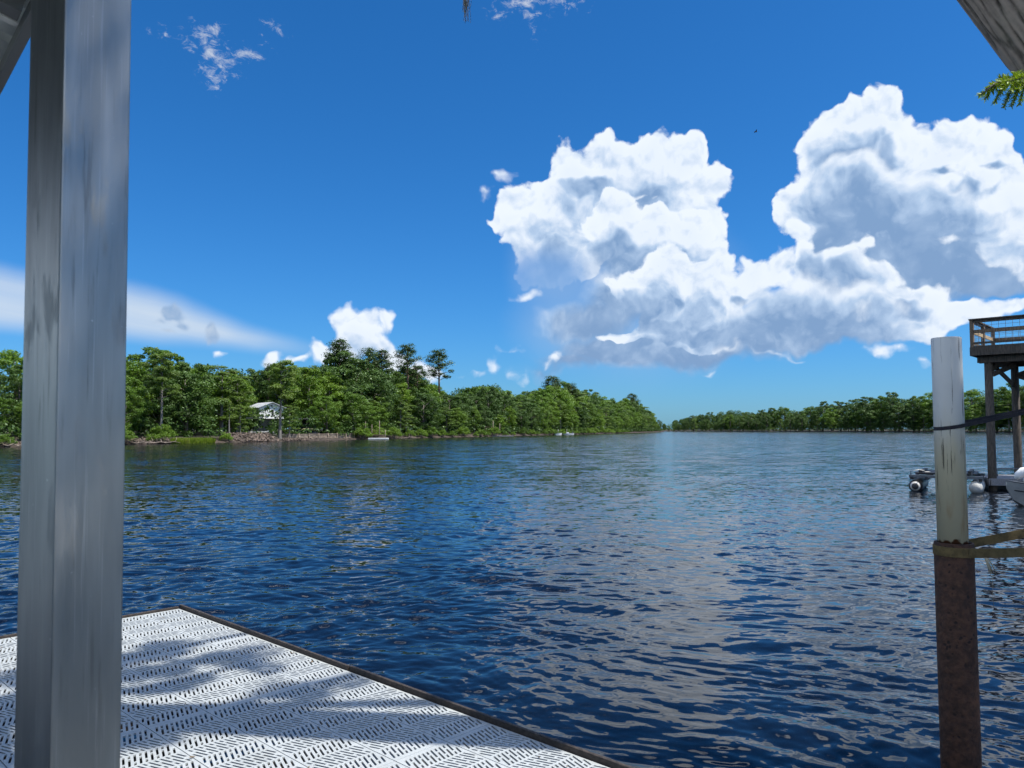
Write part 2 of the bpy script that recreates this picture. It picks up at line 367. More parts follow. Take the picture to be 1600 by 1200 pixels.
M['dock_wood'] = simple('dock_wood', (0.020, 0.015, 0.012), (0.055, 0.042, 0.034), 9.0, (6, 1, 6), 0.75, bump=0.002)
M['pier_wood'] = simple('pier_wood', (0.045, 0.038, 0.030), (0.11, 0.09, 0.07), 7.0, (4, 4, 0.7), 0.85, bump=0.004)
M['sunlit_wood'] = simple('sunlit_wood', (0.36, 0.25, 0.13), (0.55, 0.42, 0.25), 7.0, (4, 4, 0.7), 0.75)  # paler wood for one pier rail: sunlight put into the colour
M['wire'] = simple('wire', (0.25, 0.25, 0.25), (0.35, 0.35, 0.35), 7.0, rough=0.5, metal=0.8)
M['black'] = simple('black_rubber', (0.010, 0.010, 0.012), (0.025, 0.025, 0.028), 9.0, rough=0.55)
M['dark_metal'] = simple('dark_metal', (0.10, 0.11, 0.12), (0.17, 0.18, 0.19), 4.0, rough=0.45, metal=0.6)
M['white_paint'] = simple('white_paint', (0.70, 0.71, 0.70), (0.84, 0.84, 0.82), 6.0, rough=0.5)
M['grey_board'] = simple('grey_board', (0.16, 0.16, 0.165), (0.27, 0.27, 0.28), 8.0, (5, 1, 5), 0.8, bump=0.003)
M['alu_hull'] = simple('alu_hull', (0.30, 0.31, 0.30), (0.45, 0.45, 0.43), 3.0, rough=0.42, metal=0.55)
M['sand'] = simple('sand_soil', (0.06, 0.045, 0.03), (0.17, 0.13, 0.09), 1.4, rough=0.95, bump=0.08)
M['rock'] = simple('rock', (0.05, 0.038, 0.030), (0.22, 0.165, 0.13), 1.6, rough=0.9, bump=0.05)
M['root'] = simple('root_wood', (0.16, 0.12, 0.09), (0.42, 0.34, 0.27), 2.0, rough=0.9)
M['seawall'] = simple('seawall_wood', (0.10, 0.08, 0.06), (0.32, 0.26, 0.20), 1.2, (1, 1, 3), 0.9)
M['dark_blue'] = simple('dark_blue_paint', (0.02, 0.025, 0.05), (0.05, 0.06, 0.10), 2.0, rough=0.7)
M['dull_roof'] = simple('dull_roof', (0.12, 0.12, 0.125), (0.2, 0.2, 0.21), 2.0, rough=0.6)

# ================================================================== the river: shore lines found from the water's edge
def shore(pts): return [Vector(at_z(x, y, 0.0)[:2]) for x, y in pts]
LEFT = [Vector((-150, 20)), Vector((-105, 48))] + shore([(-60, 700), (60, 697), (200, 694.2), (330, 692), (440, 689.6), (540, 687), (620, 685.2), (700, 683.4), (800, 681.2), (900, 679), (980, 676.8), (1037, 674.9)])
tip = LEFT[-1]; LEFT += [tip + Vector((-12, 60)), tip + Vector((-90, 160)), tip + Vector((-420, 330)), tip + Vector((-1500, 600))]
RIGHT = [Vector((1800, -50)), Vector((700, 60)), Vector((520, 190))] + shore([(1850, 677.8), (1700, 676.9), (1600, 676.2), (1500, 675.7), (1400, 675.2), (1300, 674.8), (1200, 674.5), (1100, 674.2), (1030, 674.0)])
RIGHT += [RIGHT[-1] + Vector((-140, 60)), RIGHT[-1] + Vector((-500, 260)), RIGHT[-1] + Vector((-1500, 500))]
def resample(P, step):
    out = []
    for a, b in zip(P[:-1], P[1:]):
        n = max(1, int((b - a).length / step))
        for i in range(n): out.append(a + (b - a) * (i / n))
    out.append(P[-1]); return out
def path_at(P, s):
    """point and tangent at arc length s"""
    for a, b in zip(P[:-1], P[1:]):
        L = (b - a).length
        if s <= L: t = (b - a) / L; return a + t * s, t
        s -= L
    return P[-1], (P[-1] - P[-2]).normalized()
def length(P): return sum((b - a).length for a, b in zip(P[:-1], P[1:]))
def to_px(p):
    v = Vector(p) - Vector((0, 0, EYE)); y = v.y * CP + v.z * SP; z = -v.y * SP + v.z * CP
    return 800 + F * v.x / y, 600 - F * z / y

M['ground'] = simple('forest_floor', (0.018, 0.020, 0.010), (0.055, 0.05, 0.03), 0.35, rough=1.0)
def bank(P, name, side):
    Q = resample(P, 2.5); n = len(Q)
    offs = [(-3.0, -1.6), (-0.15, -0.12), (0.35, 0.14), (1.2, 0.40), (3.5, 0.7), (10, 1.1), (40, 1.6), (400, 2.0), (4200, 2.5)]
    V = np.zeros((n, len(offs), 3))
    for i, q in enumerate(Q):
        t = (Q[min(i + 4, n - 1)] - Q[max(i - 4, 0)]).normalized(); nrm = Vector((-t.y, t.x)) * side
        wob = mnoise.noise(Vector((q.x * 0.15, q.y * 0.15, 0))) * 0.9 + mnoise.noise(Vector((q.x * 0.6, q.y * 0.6, 3))) * 0.35
        for j, (o, z) in enumerate(offs):
            # far rings spread about a common direction, so that they never fold
            d = nrm if o < 45 else (nrm * 0.35 + Vector((-1, 0.15)) * side).normalized() if side > 0 else (nrm * 0.35 + Vector((1, 0.4))).normalized()
            V[i, j] = (q.x + d.x * (o + (wob if o < 40 else 0)), q.y + d.y * (o + (wob if o < 40 else 0)), (z if side > 0 or j < 2 else z * 0.45) + (0.12 * (1 if side > 0 else 0.3) * mnoise.noise(Vector((q.x * .8, q.y * .8, j))) if 0 < j < 7 else 0))
    idx = np.arange(n * len(offs)).reshape(n, -1)
    quads = np.stack([idx[:-1, :-1], idx[1:, :-1], idx[1:, 1:], idx[:-1, 1:]], -1).reshape(-1, 4)
    if side < 0: quads = quads[:, ::-1]
    tag(mesh_np(name, V, quads, M['bankmix'], smooth=True), kind='structure')
mm, t, b = material('bank_soil')
p = coords(t); hz_ = t.n.new('ShaderNodeSeparateXYZ'); t.l.new(p, hz_.inputs[0])
n1 = t.noise(p, 1.1, 6, 0.65); n2 = t.noise(p, 0.35, 4, 0.6)
cA = t.mix(t.step(n1, 0.35, 0.65), (0.022, 0.016, 0.012), (0.085, 0.064, 0.046))
cB = t.mix(t.step(n2, 0.35, 0.65), (0.020, 0.024, 0.011), (0.06, 0.055, 0.03))
t.l.new(t.mix(t.step(t.m('ADD', hz_.outputs[2], t.m('MULTIPLY', n1, 0.6)), 0.75, 1.25), cA, cB), b.inputs['Base Color'])
b.inputs['Roughness'].default_value = 1.0
M['bankmix'] = mm
bank(LEFT, 'riverbank_left', 1)
bank(RIGHT, 'riverbank_right', -1)
# our own shore, behind and to the right of the viewer, and the river bed under everything out to the horizon
own = [Vector((-150, -22)), Vector((-60, -14)), Vector((-12, -9)), Vector((6, -7)), Vector((14, 0)), Vector((26, 12)), Vector((40, 26)), Vector((90, 50)), Vector((300, 90)), Vector((700, 40))]
def own_bank():
    Q = resample(own, 1.5); n = len(Q); offs = [(-2.5, -1.5), (0, -0.1), (0.6, 0.4), (3, 0.9), (20, 1.4), (300, 2.2)]
    V = np.zeros((n, len(offs), 3))
    for i, q in enumerate(Q):
        tt = (Q[min(i + 3, n - 1)] - Q[max(i - 3, 0)]).normalized(); nrm = Vector((tt.y, -tt.x))
        for j, (o, z) in enumerate(offs):
            d = nrm if o < 10 else (nrm * 0.3 + Vector((0.35, -1))).normalized()
            V[i, j] = (q.x + d.x * o, q.y + d.y * o, z)
    idx = np.arange(n * len(offs)).reshape(n, -1)
    quads = np.stack([idx[:-1, :-1], idx[:-1, 1:], idx[1:, 1:], idx[1:, :-1]], -1).reshape(-1, 4)
    tag(mesh_np('riverbank_near', V, quads, M['bankmix'], smooth=True), kind='structure')
own_bank()
g = MB(); 
g.box((0, 0, -4.0), (26000, 26000, 1.0)); tag(g.build('ground', M['ground']), kind='structure')

# ------------------------------------------------------------------ water: waves as real relief near by, as slopes in the surface far away
def make_water():
    rad = [0.8]
    while rad[-1] < 90:
        r = rad[-1]; rad.append(r + min(max(0.009, 0.48 * r * r / (1200 * 2.1)), 1.6))
    while rad[-1] < 9000: rad.append(rad[-1] * 1.12)
    rad = np.array(rad)
    fine = np.linspace(R(-47), R(47), 1700)
    coarse = np.concatenate([np.linspace(R(47), R(313), 90)[1:-1]])
    az = np.concatenate([fine, coarse]); nA, nR = len(az), len(rad)
    Rr, Aa = np.meshgrid(rad, az, indexing='ij')
    X = Rr * np.sin(Aa); Y = Rr * np.cos(Aa); Z = np.zeros_like(X)
    dr = np.gradient(rad)[:, None] * np.ones_like(X)
    g_ = np.random.default_rng(5)
    # slow warp keeps the crests from being ruler straight
    WX = X + 0.16 * np.sin(0.9 * Y + 0.5 * X) + 0.12 * np.sin(1.9 * X - 1.1 * Y + 1.0) + 0.35 * np.sin(0.13 * Y + 0.21 * X + 2)
    WY = Y + 0.14 * np.sin(1.1 * X - 0.4 * Y + 2.0) + 0.08 * np.sin(2.3 * Y + 1.7 * X) + 0.35 * np.sin(0.17 * X - 0.11 * Y)
    patch = 0.78 + 0.30 * np.sin(0.11 * X + 0.07 * Y + 1.2) * np.sin(0.05 * Y - 0.06 * X) + 0.22 * np.sin(0.45 * X - 0.21 * Y) * np.sin(0.33 * Y + 0.2 * X + 0.6)
    # a slick lies down the middle of the view, and narrow calm lanes cross the river
    slick = np.exp(-((X - 0.235 * Y + 0.5 * np.sin(0.35 * Y)) / (0.55 + 0.075 * Y)) ** 2) * np.clip((Y - 4) / 4, 0, 1) * np.clip((60 - Y) / 30, 0, 1)
    lane = np.clip(np.sin(0.33 * X + 0.62 * Y + 1.2 * np.sin(0.2 * X)) - 0.55, 0, 1) * 1.1
    patch = patch * (1 - 0.58 * slick) * (1 - 0.55 * lane)
    N = 150
    for i in range(N):
        lam = 0.09 * (2.4 / 0.09) ** ((i + g_.random()) / N)
        k = 2 * math.pi / lam
        th = R(8) + g_.normal() * R(40)                # travelling roughly towards the viewer
        slope = 0.0185 * ((lam / 0.22) ** 0.6 if lam < 0.22 else 1.0 if lam < 0.42 else (0.42 / lam) ** 0.9)
        a = slope / k
        fade = np.clip((lam / dr - 3.0) / 4.0, 0, 1)
        ph = k * (WX * math.sin(th) + WY * math.cos(th)) + g_.random() * 6.28
        # sharpen the crests a little
        Z += a * fade * patch * (np.sin(ph) + 0.22 * np.cos(2 * ph))
    # two old boat wakes crossing obliquely
    for (px0, py0, px1, py1, lam, a) in ((560, 955, 1120, 845, 0.9, 0.009), (420, 900, 900, 800, 1.3, 0.010), (700, 1010, 1500, 880, 0.7, 0.004)):
        p0 = at_z(px0, py0, 0); p1 = at_z(px1, py1, 0); dx, dy = (p1 - p0).x, (p1 - p0).y; L = math.hypot(dx, dy); nx, ny = -dy / L, dx / L
        s = (WX - p0.x) * nx + (WY - p0.y) * ny
        Z += a * np.exp(-(s / 1.3) ** 2) * np.sin(2 * math.pi * s / lam) * np.clip((lam / dr - 2) / 3, 0, 1)
    V = np.stack([X, Y, Z], -1)
    idx = np.arange(nR * nA).reshape(nR, nA); nxt = np.roll(idx, -1, axis=1)
    quads = np.stack([idx[:-1], idx[1:], nxt[1:], nxt[:-1]], -1).reshape(-1, 4)
    V = V.reshape(-1, 3); V = np.vstack([V, [[0, 0, 0]]])
    o = mesh_np('river_water', V, quads, None, smooth=True)
    # the few triangles round the centre
    return o
m, t, b = material('river_water')
b.inputs['Base Color'].default_value = (0.0022, 0.0042, 0.0090, 1)
b.inputs['IOR'].default_value = 1.37; b.inputs['Specular IOR Level'].default_value = 0.5
geo_ = t.n.new('ShaderNodeNewGeometry'); P_ = geo_.outputs['Position']
dist = t.v('LENGTH', P_, out=1)
far = t.step(dist, 6.0, 55.0)
t.l.new(t.m('MULTIPLY_ADD', far, 0.09, 0.015), b.inputs['Roughness'])
def slopes(vec, sc_, st, det):
    c = t.noise(vec, sc_, det, 0.55, out=1)
    return t.v('MULTIPLY', t.v('SUBTRACT', c, (0.5, 0.5, 0.5)), (st, st, 0.0))
gust = t.noise(t.v('MULTIPLY', P_, (0.02, 0.055, 0.0)), 1.0, 3, 0.6)
gf = t.step(gust, 0.36, 0.64, 0.55, 1.25)
Pz = t.v('MULTIPLY', P_, (1.0, 1.35, 0.0))
s1 = slopes(Pz, 4.6, 0.80, 3)       # fine ripples, everywhere but weak near by
s2 = slopes(t.v('MULTIPLY', P_, (0.7, 1.0, 0.0)), 0.9, 0.62, 3)
far1 = t.step(dist, 4.0, 28.0)
near_amt = t.m('MULTIPLY_ADD', far1, 0.72, 0.06)
sv = t.v('ADD', t.v('SCALE', s1, scale=near_amt), t.v('SCALE', s2, scale=t.m('MULTIPLY', far, 0.80)))
sv = t.v('SCALE', sv, scale=gf)
t.l.new(t.v('NORMALIZE', t.v('ADD', geo_.outputs['Normal'], sv)), b.inputs['Normal'])
wat = make_water(); wat.data.materials.append(m); tag(wat, kind='structure')

# ================================================================== the near dock
DZ = EYE - 1.5
C0 = at_z(280, 951, DZ); E0 = at_z(955, 1200, DZ)
dU = (E0 - C0).normalized()                 # along the long edge, towards the viewer
dV = Vector((-dU.y, dU.x, 0)); 
if dV.x > 0: dV = -dV                       # inboard
DROT = math.atan2(dU.y, dU.x)
def dk(u, v, z=0.0): return C0 + dU * u + dV * v + Vector((0, 0, z))
M['panel'] = simple('panel_plastic', (0.37, 0.395, 0.395), (0.43, 0.455, 0.455), 5.0, rough=0.55, bump=0.0006, bscale=260)
_t = NT(M['panel'].node_tree); _b = M['panel'].node_tree.nodes['Principled BSDF']
_oi = _t.n.new('ShaderNodeObjectInfo'); _p = _t.v('ADD', coords(_t), _t.v('SCALE', _oi.outputs['Location'], scale=1.0))
_w = _t.n.new('ShaderNodeNewGeometry').outputs['Position']
_base = _b.inputs['Base Color'].links[0].from_socket
_st = _t.step(_t.noise(_w, 3.0, 6, 0.65), 0.55, 0.75); _sp = _t.step(_t.noise(_w, 38.0, 3, 0.6), 0.70, 0.76)
_c = _t.mix(_t.m('MULTIPLY', _st, 0.45), _base, (0.30, 0.30, 0.27)); _c = _t.mix(_t.m('MULTIPLY', _sp, 0.6), _c, (0.12, 0.10, 0.07))
_t.l.new(_t.mix(_t.m('MULTIPLY', _oi.outputs['Random'], 0.12), _c, (0.38, 0.40, 0.42)), _b.inputs['Base Color'])
def panel_mesh():
    """one 305 x 1220 mm grating panel, pierced by slots in nine slanting bands, five one way and four the other"""
    Wd, L, th = 0.305, 1.22, 0.008; gap = 0.0045; mar = 0.009; endm = 0.022
    nb = 9; bl = (L - 2 * endm) / nb
    V = []; Q = []
    def quad(a, b_, c, d):
        i = len(V); V.extend([a, b_, c, d]); Q.append((i, i + 1, i + 2, i + 3))
    x0, x1 = gap / 2, Wd - gap / 2
    holes = []
    pitch, slot = 0.0250, 0.0114
    for bnd in range(nb):
        y0 = endm + bnd * bl; y1 = y0 + bl; web = 0.0065
        ya, yb = y0 + web, y1 - web; h = yb - ya
        sgn = 1 if bnd % 2 == 0 else -1
        run = h * 0.34
        span = (x1 - mar) - (x0 + mar)
        n = int((span - run - slot) / pitch) + 1
        start = x0 + mar + (span - run - slot - (n - 1) * pitch) / 2
        if sgn < 0: start += run
        cuts = []
        for k in range(n):
            xs = start + k * pitch
            br = 0.70 if k % 2 == 0 else 0.30
            cuts.append((xs, br))
        def X(xs, f): return xs + sgn * run * f
        # frame strips above and below the band are added later; here the ribs between slots
        prev = None
        def piece(L0, L1_, f0, f1): quad((L0(f0), ya + h * f0), (L1_(f0), ya + h * f0), (L1_(f1), ya + h * f1), (L0(f1), ya + h * f1))
        def filler(edge_in, slot_l, slot_r, wall, left):
            """the strip beside the last whole slot, with the part of one more slot that fits"""
            W_ = lambda f: wall
            ok = (lambda f: slot_l(f) >= wall + 0.007) if left else (lambda f: slot_r(f) <= wall - 0.007)
            fs = [i / 100 for i in range(101) if ok(i / 100)]
            P = (lambda A_, B_, f0, f1: piece(A_, B_, f0, f1)) if left else (lambda A_, B_, f0, f1: piece(B_, A_, f0, f1))
            if len(fs) < 12: P(W_, edge_in, 0, 1); return
            f0, f1 = fs[0], fs[-1]
            if f0 > 0: P(W_, edge_in, 0, f0)
            if f1 < 1: P(W_, edge_in, f1, 1)
            P(W_, slot_l if left else slot_r, f0, f1); P(slot_r if left else slot_l, edge_in, f0, f1)
        xs0 = cuts[0][0]; xsl = cuts[-1][0]
        filler(lambda f: X(xs0, f), lambda f: X(xs0 - pitch, f), lambda f: X(xs0 - pitch + slot, f), x0, True)
        filler(lambda f: X(xsl + slot, f), lambda f: X(xsl + pitch, f), lambda f: X(xsl + pitch + slot, f), x1, False)
        for k, (xs, br) in enumerate(cuts):
            bw = 0.05
            f0, f1 = br - bw, br + bw
            quad((X(xs, f0), ya + h * f0), (X(xs + slot, f0), ya + h * f0), (X(xs + slot, f1), ya + h * f1), (X(xs, f1), ya + h * f1))
            xr = xs + slot; xn = cuts[k + 1][0] if k + 1 < n else None
            if xn is not None: quad((X(xr, 0), ya), (X(xn, 0), ya), (X(xn, 1), yb), (X(xr, 1), yb))
        quad((x0, y0), (x1, y0), (x1, ya), (x0, ya)); quad((x0, yb), (x1, yb), (x1, y1), (x0, y1))
    quad((x0, 0.001), (x1, 0.001), (x1, endm), (x0, endm)); quad((x0, L - endm), (x1, L - endm), (x1, L - 0.001), (x0, L - 0.001))
    n = len(V); A = np.array(V); top = np.c_[A, np.zeros(n)]; bot = np.c_[A, np.full(n, -th)]
    allv = np.vstack([top, bot]); qs = []
    for q in Q:
        a, b_, c, d = q
        qs.append(q); qs.append((d + n, c + n, b_ + n, a + n))
        # side walls; those between touching pieces are hidden inside the plastic
        for i, j in ((a, b_), (b_, c), (c, d), (d, a)): qs.append((i, i + n, j + n, j))
    me_o = mesh_np('deck_panel', allv, qs, M['panel'])
    bm2 = bmesh.new(); bm2.from_mesh(me_o.data); bmesh.ops.remove_doubles(bm2, verts=bm2.verts, dist=1e-5)
    # walls shared by two pieces appear twice after the merge: drop both
    seen = {}
    for f in bm2.faces: seen.setdefault(frozenset(v.index for v in f.verts), []).append(f)
    dead = [f for fs in seen.values() if len(fs) > 1 for f in fs]
    bmesh.ops.delete(bm2, geom=dead, context='FACES_ONLY'); bmesh.ops.recalc_face_normals(bm2, faces=bm2.faces)
    bm2.to_mesh(me_o.data); bm2.free(); return me_o
dock = empty('dock', (C0.x, C0.y, 0)); 
tag(dock, 'dock with white slotted grating panels and dark brown edge boards reaching over the water', 'dock')
def under(o, parent):
    o.parent = parent; o.matrix_parent_inverse = Matrix.Translation(-parent.location); return o
pan = panel_mesh(); first = True
# local x of a panel runs inboard (dV), local y towards the viewer (dU)
Mp = Matrix((dV, dU, Vector((0, 0, 1)))).transposed().to_4x4()
for i in range(12):
    for j in range(6):
        o = pan if first else pan.copy()
        if not first: col.objects.link(o)
        first = False
        o.parent = dock
        o.matrix_local = Matrix.Translation(dk(j * 1.22, i * 0.305) - C0 + Vector((0, 0, DZ))) @ Mp
fa = MB()
for k in range(3):
    fa.beam(dk(-0.029 + k * 2.44 + (0.002 if k else 0), -0.022, -0.065), dk(-0.029 + (k + 1) * 2.44 - 0.002, -0.012, -0.065), 0.020, 0.185, 0.003)
under(fa.build('edge_board', M['dock_wood']), dock)
fa = MB(); fa.beam(dk(-0.016, 0.001, -0.065), dk(-0.016, 3.66, -0.065), 0.025, 0.165, 0.003); under(fa.build('edge_board', M['dock_wood']), dock)
for k in range(13):
    u_ = 0.02 + k * 0.61 + (0.045 if k % 2 == 0 else 0)
    j_ = MB(); j_.beam(dk(u_, 0.0, -0.11), dk(u_, 3.66, -0.11), 0.04, 0.18); under(j_.build('joist', M['dock_wood']), dock)
for (u_, v_) in ((0.25, 0.25), (2.6, 0.25), (5.0, 0.25), (0.25, 3.3), (3.2, 3.3)):
    j_ = MB(); j_.tube([dk(u_, v_, -0.21), dk(u_, v_, -4.0)], [0.1, 0.1], 14); under(j_.build('piling', M['dock_wood']), dock)

# ------------------------------------------------------------------ square aluminium post and the roof it carries
m, t, b = material('brushed_aluminium')
p = coords(t)
n1 = t.noise(t.v('MULTIPLY', p, (60, 60, 2.2)), 1.0, 5, 0.6); n2 = t.noise(t.v('MULTIPLY', p, (9, 9, 1.3)), 1.0, 4, 0.6)
n3 = t.noise(t.v('MULTIPLY', p, (26, 26, 7)), 1.0, 5, 0.65)
drip = t.step(t.noise(t.v('MULTIPLY', p, (95, 95, 5)), 1.0, 4, 0.6), 0.56, 0.70); zone = t.step(t.noise(t.v('MULTIPLY', p, (10, 10, 3)), 1.0, 3), 0.45, 0.65)
t.l.new(t.mix(t.m('MULTIPLY', t.m('MULTIPLY', drip, zone), 0.8), t.mix(t.step(n2, 0.35, 0.65), (0.23, 0.235, 0.225), (0.34, 0.342, 0.325)), (0.15, 0.15, 0.14)), b.inputs['Base Color'])
b.inputs['Metallic'].default_value = 0.92
t.l.new(t.m('ADD', t.m('MULTIPLY_ADD', n1, 0.12, 0.33), t.m('MULTIPLY', t.step(n3, 0.56, 0.68), 0.12)), b.inputs['Roughness'])
bp = t.n.new('ShaderNodeBump'); bp.inputs['Strength'].default_value = 0.25; bp.inputs['Distance'].default_value = 0.0008
scr = t.step(t.noise(t.v('MULTIPLY', p, (240, 240, 9)), 1.0, 3, 0.6), 0.60, 0.75)
t.l.new(t.m('ADD', n1, t.m('MULTIPLY', scr, 0.5)), bp.inputs['Height']); t.l.new(bp.outputs[0], b.inputs['Normal'])
_sp = t.step(t.noise(t.v('MULTIPLY', p, (60, 60, 60)), 1.0, 3, 0.7), 0.70, 0.74)
_bc = b.inputs['Base Color'].links[0].from_socket
_ln = t.step(t.noise(t.v('MULTIPLY', p, (300, 300, 4)), 1.0, 3, 0.6), 0.58, 0.70)
t.l.new(t.mix(t.m('MULTIPLY', _sp, 0.55), t.mix(t.m('MULTIPLY', _ln, 0.30), _bc, (0.52, 0.52, 0.50)), (0.60, 0.60, 0.57)), b.inputs['Base Color'])
M['alu'] = m
m, t, b = material('mill_aluminium_beam'); b.inputs['Base Color'].default_value = (0.22, 0.22, 0.21, 1); b.inputs['Metallic'].default_value = 0.6; b.inputs['Roughness'].default_value = 0.45; M['beam'] = m
m, t, b = material('roof_sheet'); n_ = t.noise(coords(t), 2.0, 4); t.l.new(t.mix(n_, (0.74, 0.79, 0.75), (0.82, 0.86, 0.82)), b.inputs['Base Color']); b.inputs['Roughness'].default_value = 0.5; M['sheet'] = m
SB = 0.1016; PHI = 0.99944; kk = SB / 0.093
Bc = Vector((-0.593 * kk, kk, 0)); e1 = Vector((math.cos(PHI), math.sin(PHI), 0)); e2 = Vector((-math.sin(PHI), math.cos(PHI), 0))
pc = Bc + (e1 + e2) * SB / 2
roof_z = EYE + 1.30
post = empty('roof_post', (pc.x, pc.y, DZ), PHI)
tag(post, 'square brushed aluminium post standing on the white dock at the left edge', 'post')
q = MB(); q.box((0, 0, 1.46), (SB, SB, 2.90), bevel=0.0025); o = q.build('shaft', M['alu'], post)
q = MB(); q.box((0, 0, 0.006), (0.19, 0.19, 0.010), bevel=0.002)
for sx in (-1, 1):
    for sy in (-1, 1): q.tube([(sx * 0.075, sy * 0.075, 0.012), (sx * 0.075, sy * 0.075, 0.022)], 0.009, 6)
q.build('base_plate', M['alu'], post)
tilt = R(-0.84); post.matrix_world = Matrix.Translation((pc.x + math.tan(-tilt) * (EYE + 0.075 - DZ), pc.y, DZ)) @ Matrix.Rotation(tilt, 4, 'Y') @ Matrix.Rotation(PHI, 4, 'Z')

K0 = at_z(24, 104, roof_z - 0.07)          # a point of the eave's lower outer edge
rD = (at_z(0, 150, roof_z - .07) - at_z(48, 58, roof_z - .07)).normalized()   # away from the viewer, to the left
rN = Vector((-rD.y, rD.x, 0)); 
if rN.x > 0: rN = -rN                      # inboard, to the left and towards the viewer
def rf(a, bb, z=0.0): return Vector((K0.x, K0.y, roof_z)) + rD * a + rN * bb + Vector((0, 0, z))
roof = empty('boathouse_roof', (K0.x, K0.y, roof_z)); tag(roof, 'underside of a grey metal boathouse roof with dark beams, top left corner', 'roof')
A0, A1 = -3.2, 3.4
q = MB(); q.beam(rf(A0, 0.016, -0.050), rf(A1, 0.016, -0.050), 0.030, 0.045, 0.003); under(q.build('eave_beam', M['beam']), roof)
sl = math.tan(R(14))
for i, a in enumerate((-2.5, -1.4, -0.31, 0.8, 1.9, 3.0)):
    q = MB(); q.beam(rf(a, 0.032, -0.03 + .085 * sl), rf(a, 3.6, -0.03 + 3.6 * sl), 0.075, 0.06, 0.002); under(q.build('rafter', M['beam']), roof)
    q = MB(); q.beam(rf(a + 0.052, 0.034, -0.062 + .085 * sl), rf(a + 0.052, 3.6, -0.062 + 3.6 * sl), 0.035, 0.004); under(q.build('rafter_trim', M['white_paint']), roof)
# ribbed sheet
Vs = []; prof = []
x = A0
while x < A1:
    prof += [(x, 0.0), (x + 0.17, 0.0), (x + 0.185, 0.022), (x + 0.215, 0.022)]; x += 0.23
for (a, h) in prof:
    for bb in (-0.02, 3.7): Vs.append(rf(a, bb, 0.004 + h + max(0, bb) * sl))
qs = [(2 * i, 2 * i + 1, 2 * i + 3, 2 * i + 2) for i in range(len(prof) - 1)]
o = mesh_np('roof_sheet', [tuple(v) for v in Vs], qs, M['sheet']); so_ = o.modifiers.new('thick', 'SOLIDIFY'); so_.thickness = 0.002; under(o, roof)
Vs = []
for (a, h) in prof:
    for bb in (3.7, 7.4): Vs.append(rf(a, bb, 0.004 + h + 3.7 * sl - (bb - 3.7) * sl))
o = mesh_np('roof_sheet', [tuple(v) for v in Vs], qs, M['sheet']); so_ = o.modifiers.new('thick', 'SOLIDIFY'); so_.thickness = 0.002; under(o, roof)

# ------------------------------------------------------------------ steel piling with its white sleeve, straps
m, t, b = material('rusted_steel')
p = coords(t); n1 = t.noise(p, 22.0, 6, 0.65); n2 = t.new('ShaderNodeTexVoronoi', 0, {'Vector': t.v('ADD', p, t.v('SCALE', t.noise(p, 30, 3, out=1), scale=0.03)), 'Scale': 30.0}); n4 = t.noise(t.v('MULTIPLY', p, (1, 1, 0.3)), 8.0, 4)
c = t.mix(t.step(n1, 0.35, 0.68), (0.036, 0.017, 0.010), (0.085, 0.038, 0.021))
c = t.mix(t.m('MULTIPLY', t.step(n2, 0.30, 0.16), t.step(n4, 0.42, 0.55)), c, (0.012, 0.005, 0.004))
c = t.mix(t.m('MULTIPLY', t.step(t.noise(p, 40.0, 4), 0.60, 0.72), 0.5), c, (0.11, 0.055, 0.028))
t.l.new(c, b.inputs['Base Color']); b.inputs['Roughness'].default_value = 0.85
bp = t.n.new('ShaderNodeBump'); bp.inputs['Distance'].default_value = 0.004; t.l.new(t.m('ADD', n1, n2), bp.inputs['Height']); t.l.new(bp.outputs[0], b.inputs['Normal'])
M['rust'] = m
m, t, b = material('weathered_white_sleeve')
tc = t.n.new('ShaderNodeTexCoord'); p = tc.outputs['Object']; sx_ = t.n.new('ShaderNodeSeparateXYZ'); t.l.new(p, sx_.inputs[0]); zz = sx_.outputs[2]
c = t.mix(t.noise(p, 5.0, 4), (0.54, 0.55, 0.53), (0.68, 0.69, 0.66))
low = t.step(t.m('ADD', zz, t.m('MULTIPLY', t.noise(t.v('MULTIPLY', p, (9, 9, 1.5)), 1.0, 4), 0.5)), 1.00, 0.62)
c = t.mix(t.m('MULTIPLY', low, 0.8), c, (0.56, 0.50, 0.31))
st = t.step(t.noise(t.v('MULTIPLY', p, (70, 70, 3.2)), 1.0, 5, 0.65), 0.56, 0.61)
st = t.m('MULTIPLY', st, t.step(t.noise(t.v('ADD', t.v('MULTIPLY', p, (13, 13, 1.6)), (3.1, 0.7, 1.9)), 1.0, 3), 0.50, 0.60))
c = t.mix(t.m('MULTIPLY', st, 0.85), c, (0.05, 0.045, 0.035))
rs = t.m('MULTIPLY', t.step(t.noise(t.v('MULTIPLY', p, (20, 20, 4)), 1.0, 5), 0.50, 0.70), t.step(zz, 0.42, 0.0))
c = t.mix(t.m('MULTIPLY', rs, 0.8), c, (0.36, 0.19, 0.06))
edge = t.step(t.m('ADD', zz, t.m('MULTIPLY', t.noise(p, 26.0, 5), 0.11)), 0.075, 0.060)
c = t.mix(edge, c, (0.09, 0.035, 0.015))
t.l.new(c, b.inputs['Base Color']); b.inputs['Roughness'].default_value = 0.5
M['sleeve'] = m
PY = 4.25
pb = at_depth(1490, 847, PY); ptop = at_depth(1478, 528, PY)
zs = pb.z                                    # top of the steel pipe
pile = empty('mooring_piling', (pb.x, pb.y, -1.0)); tag(pile, 'rusty brown steel piling with a tall stained white sleeve on top, right foreground', 'piling')
q = MB(); q.lathe([(0.0975, -2.0), (0.0975, zs + 1.0 - 0.004), (0.095, zs + 1.0), (0.086, zs + 1.0), (0.086, zs + 0.95)], 40)
o = q.build('steel_pipe', M['rust'], pile)
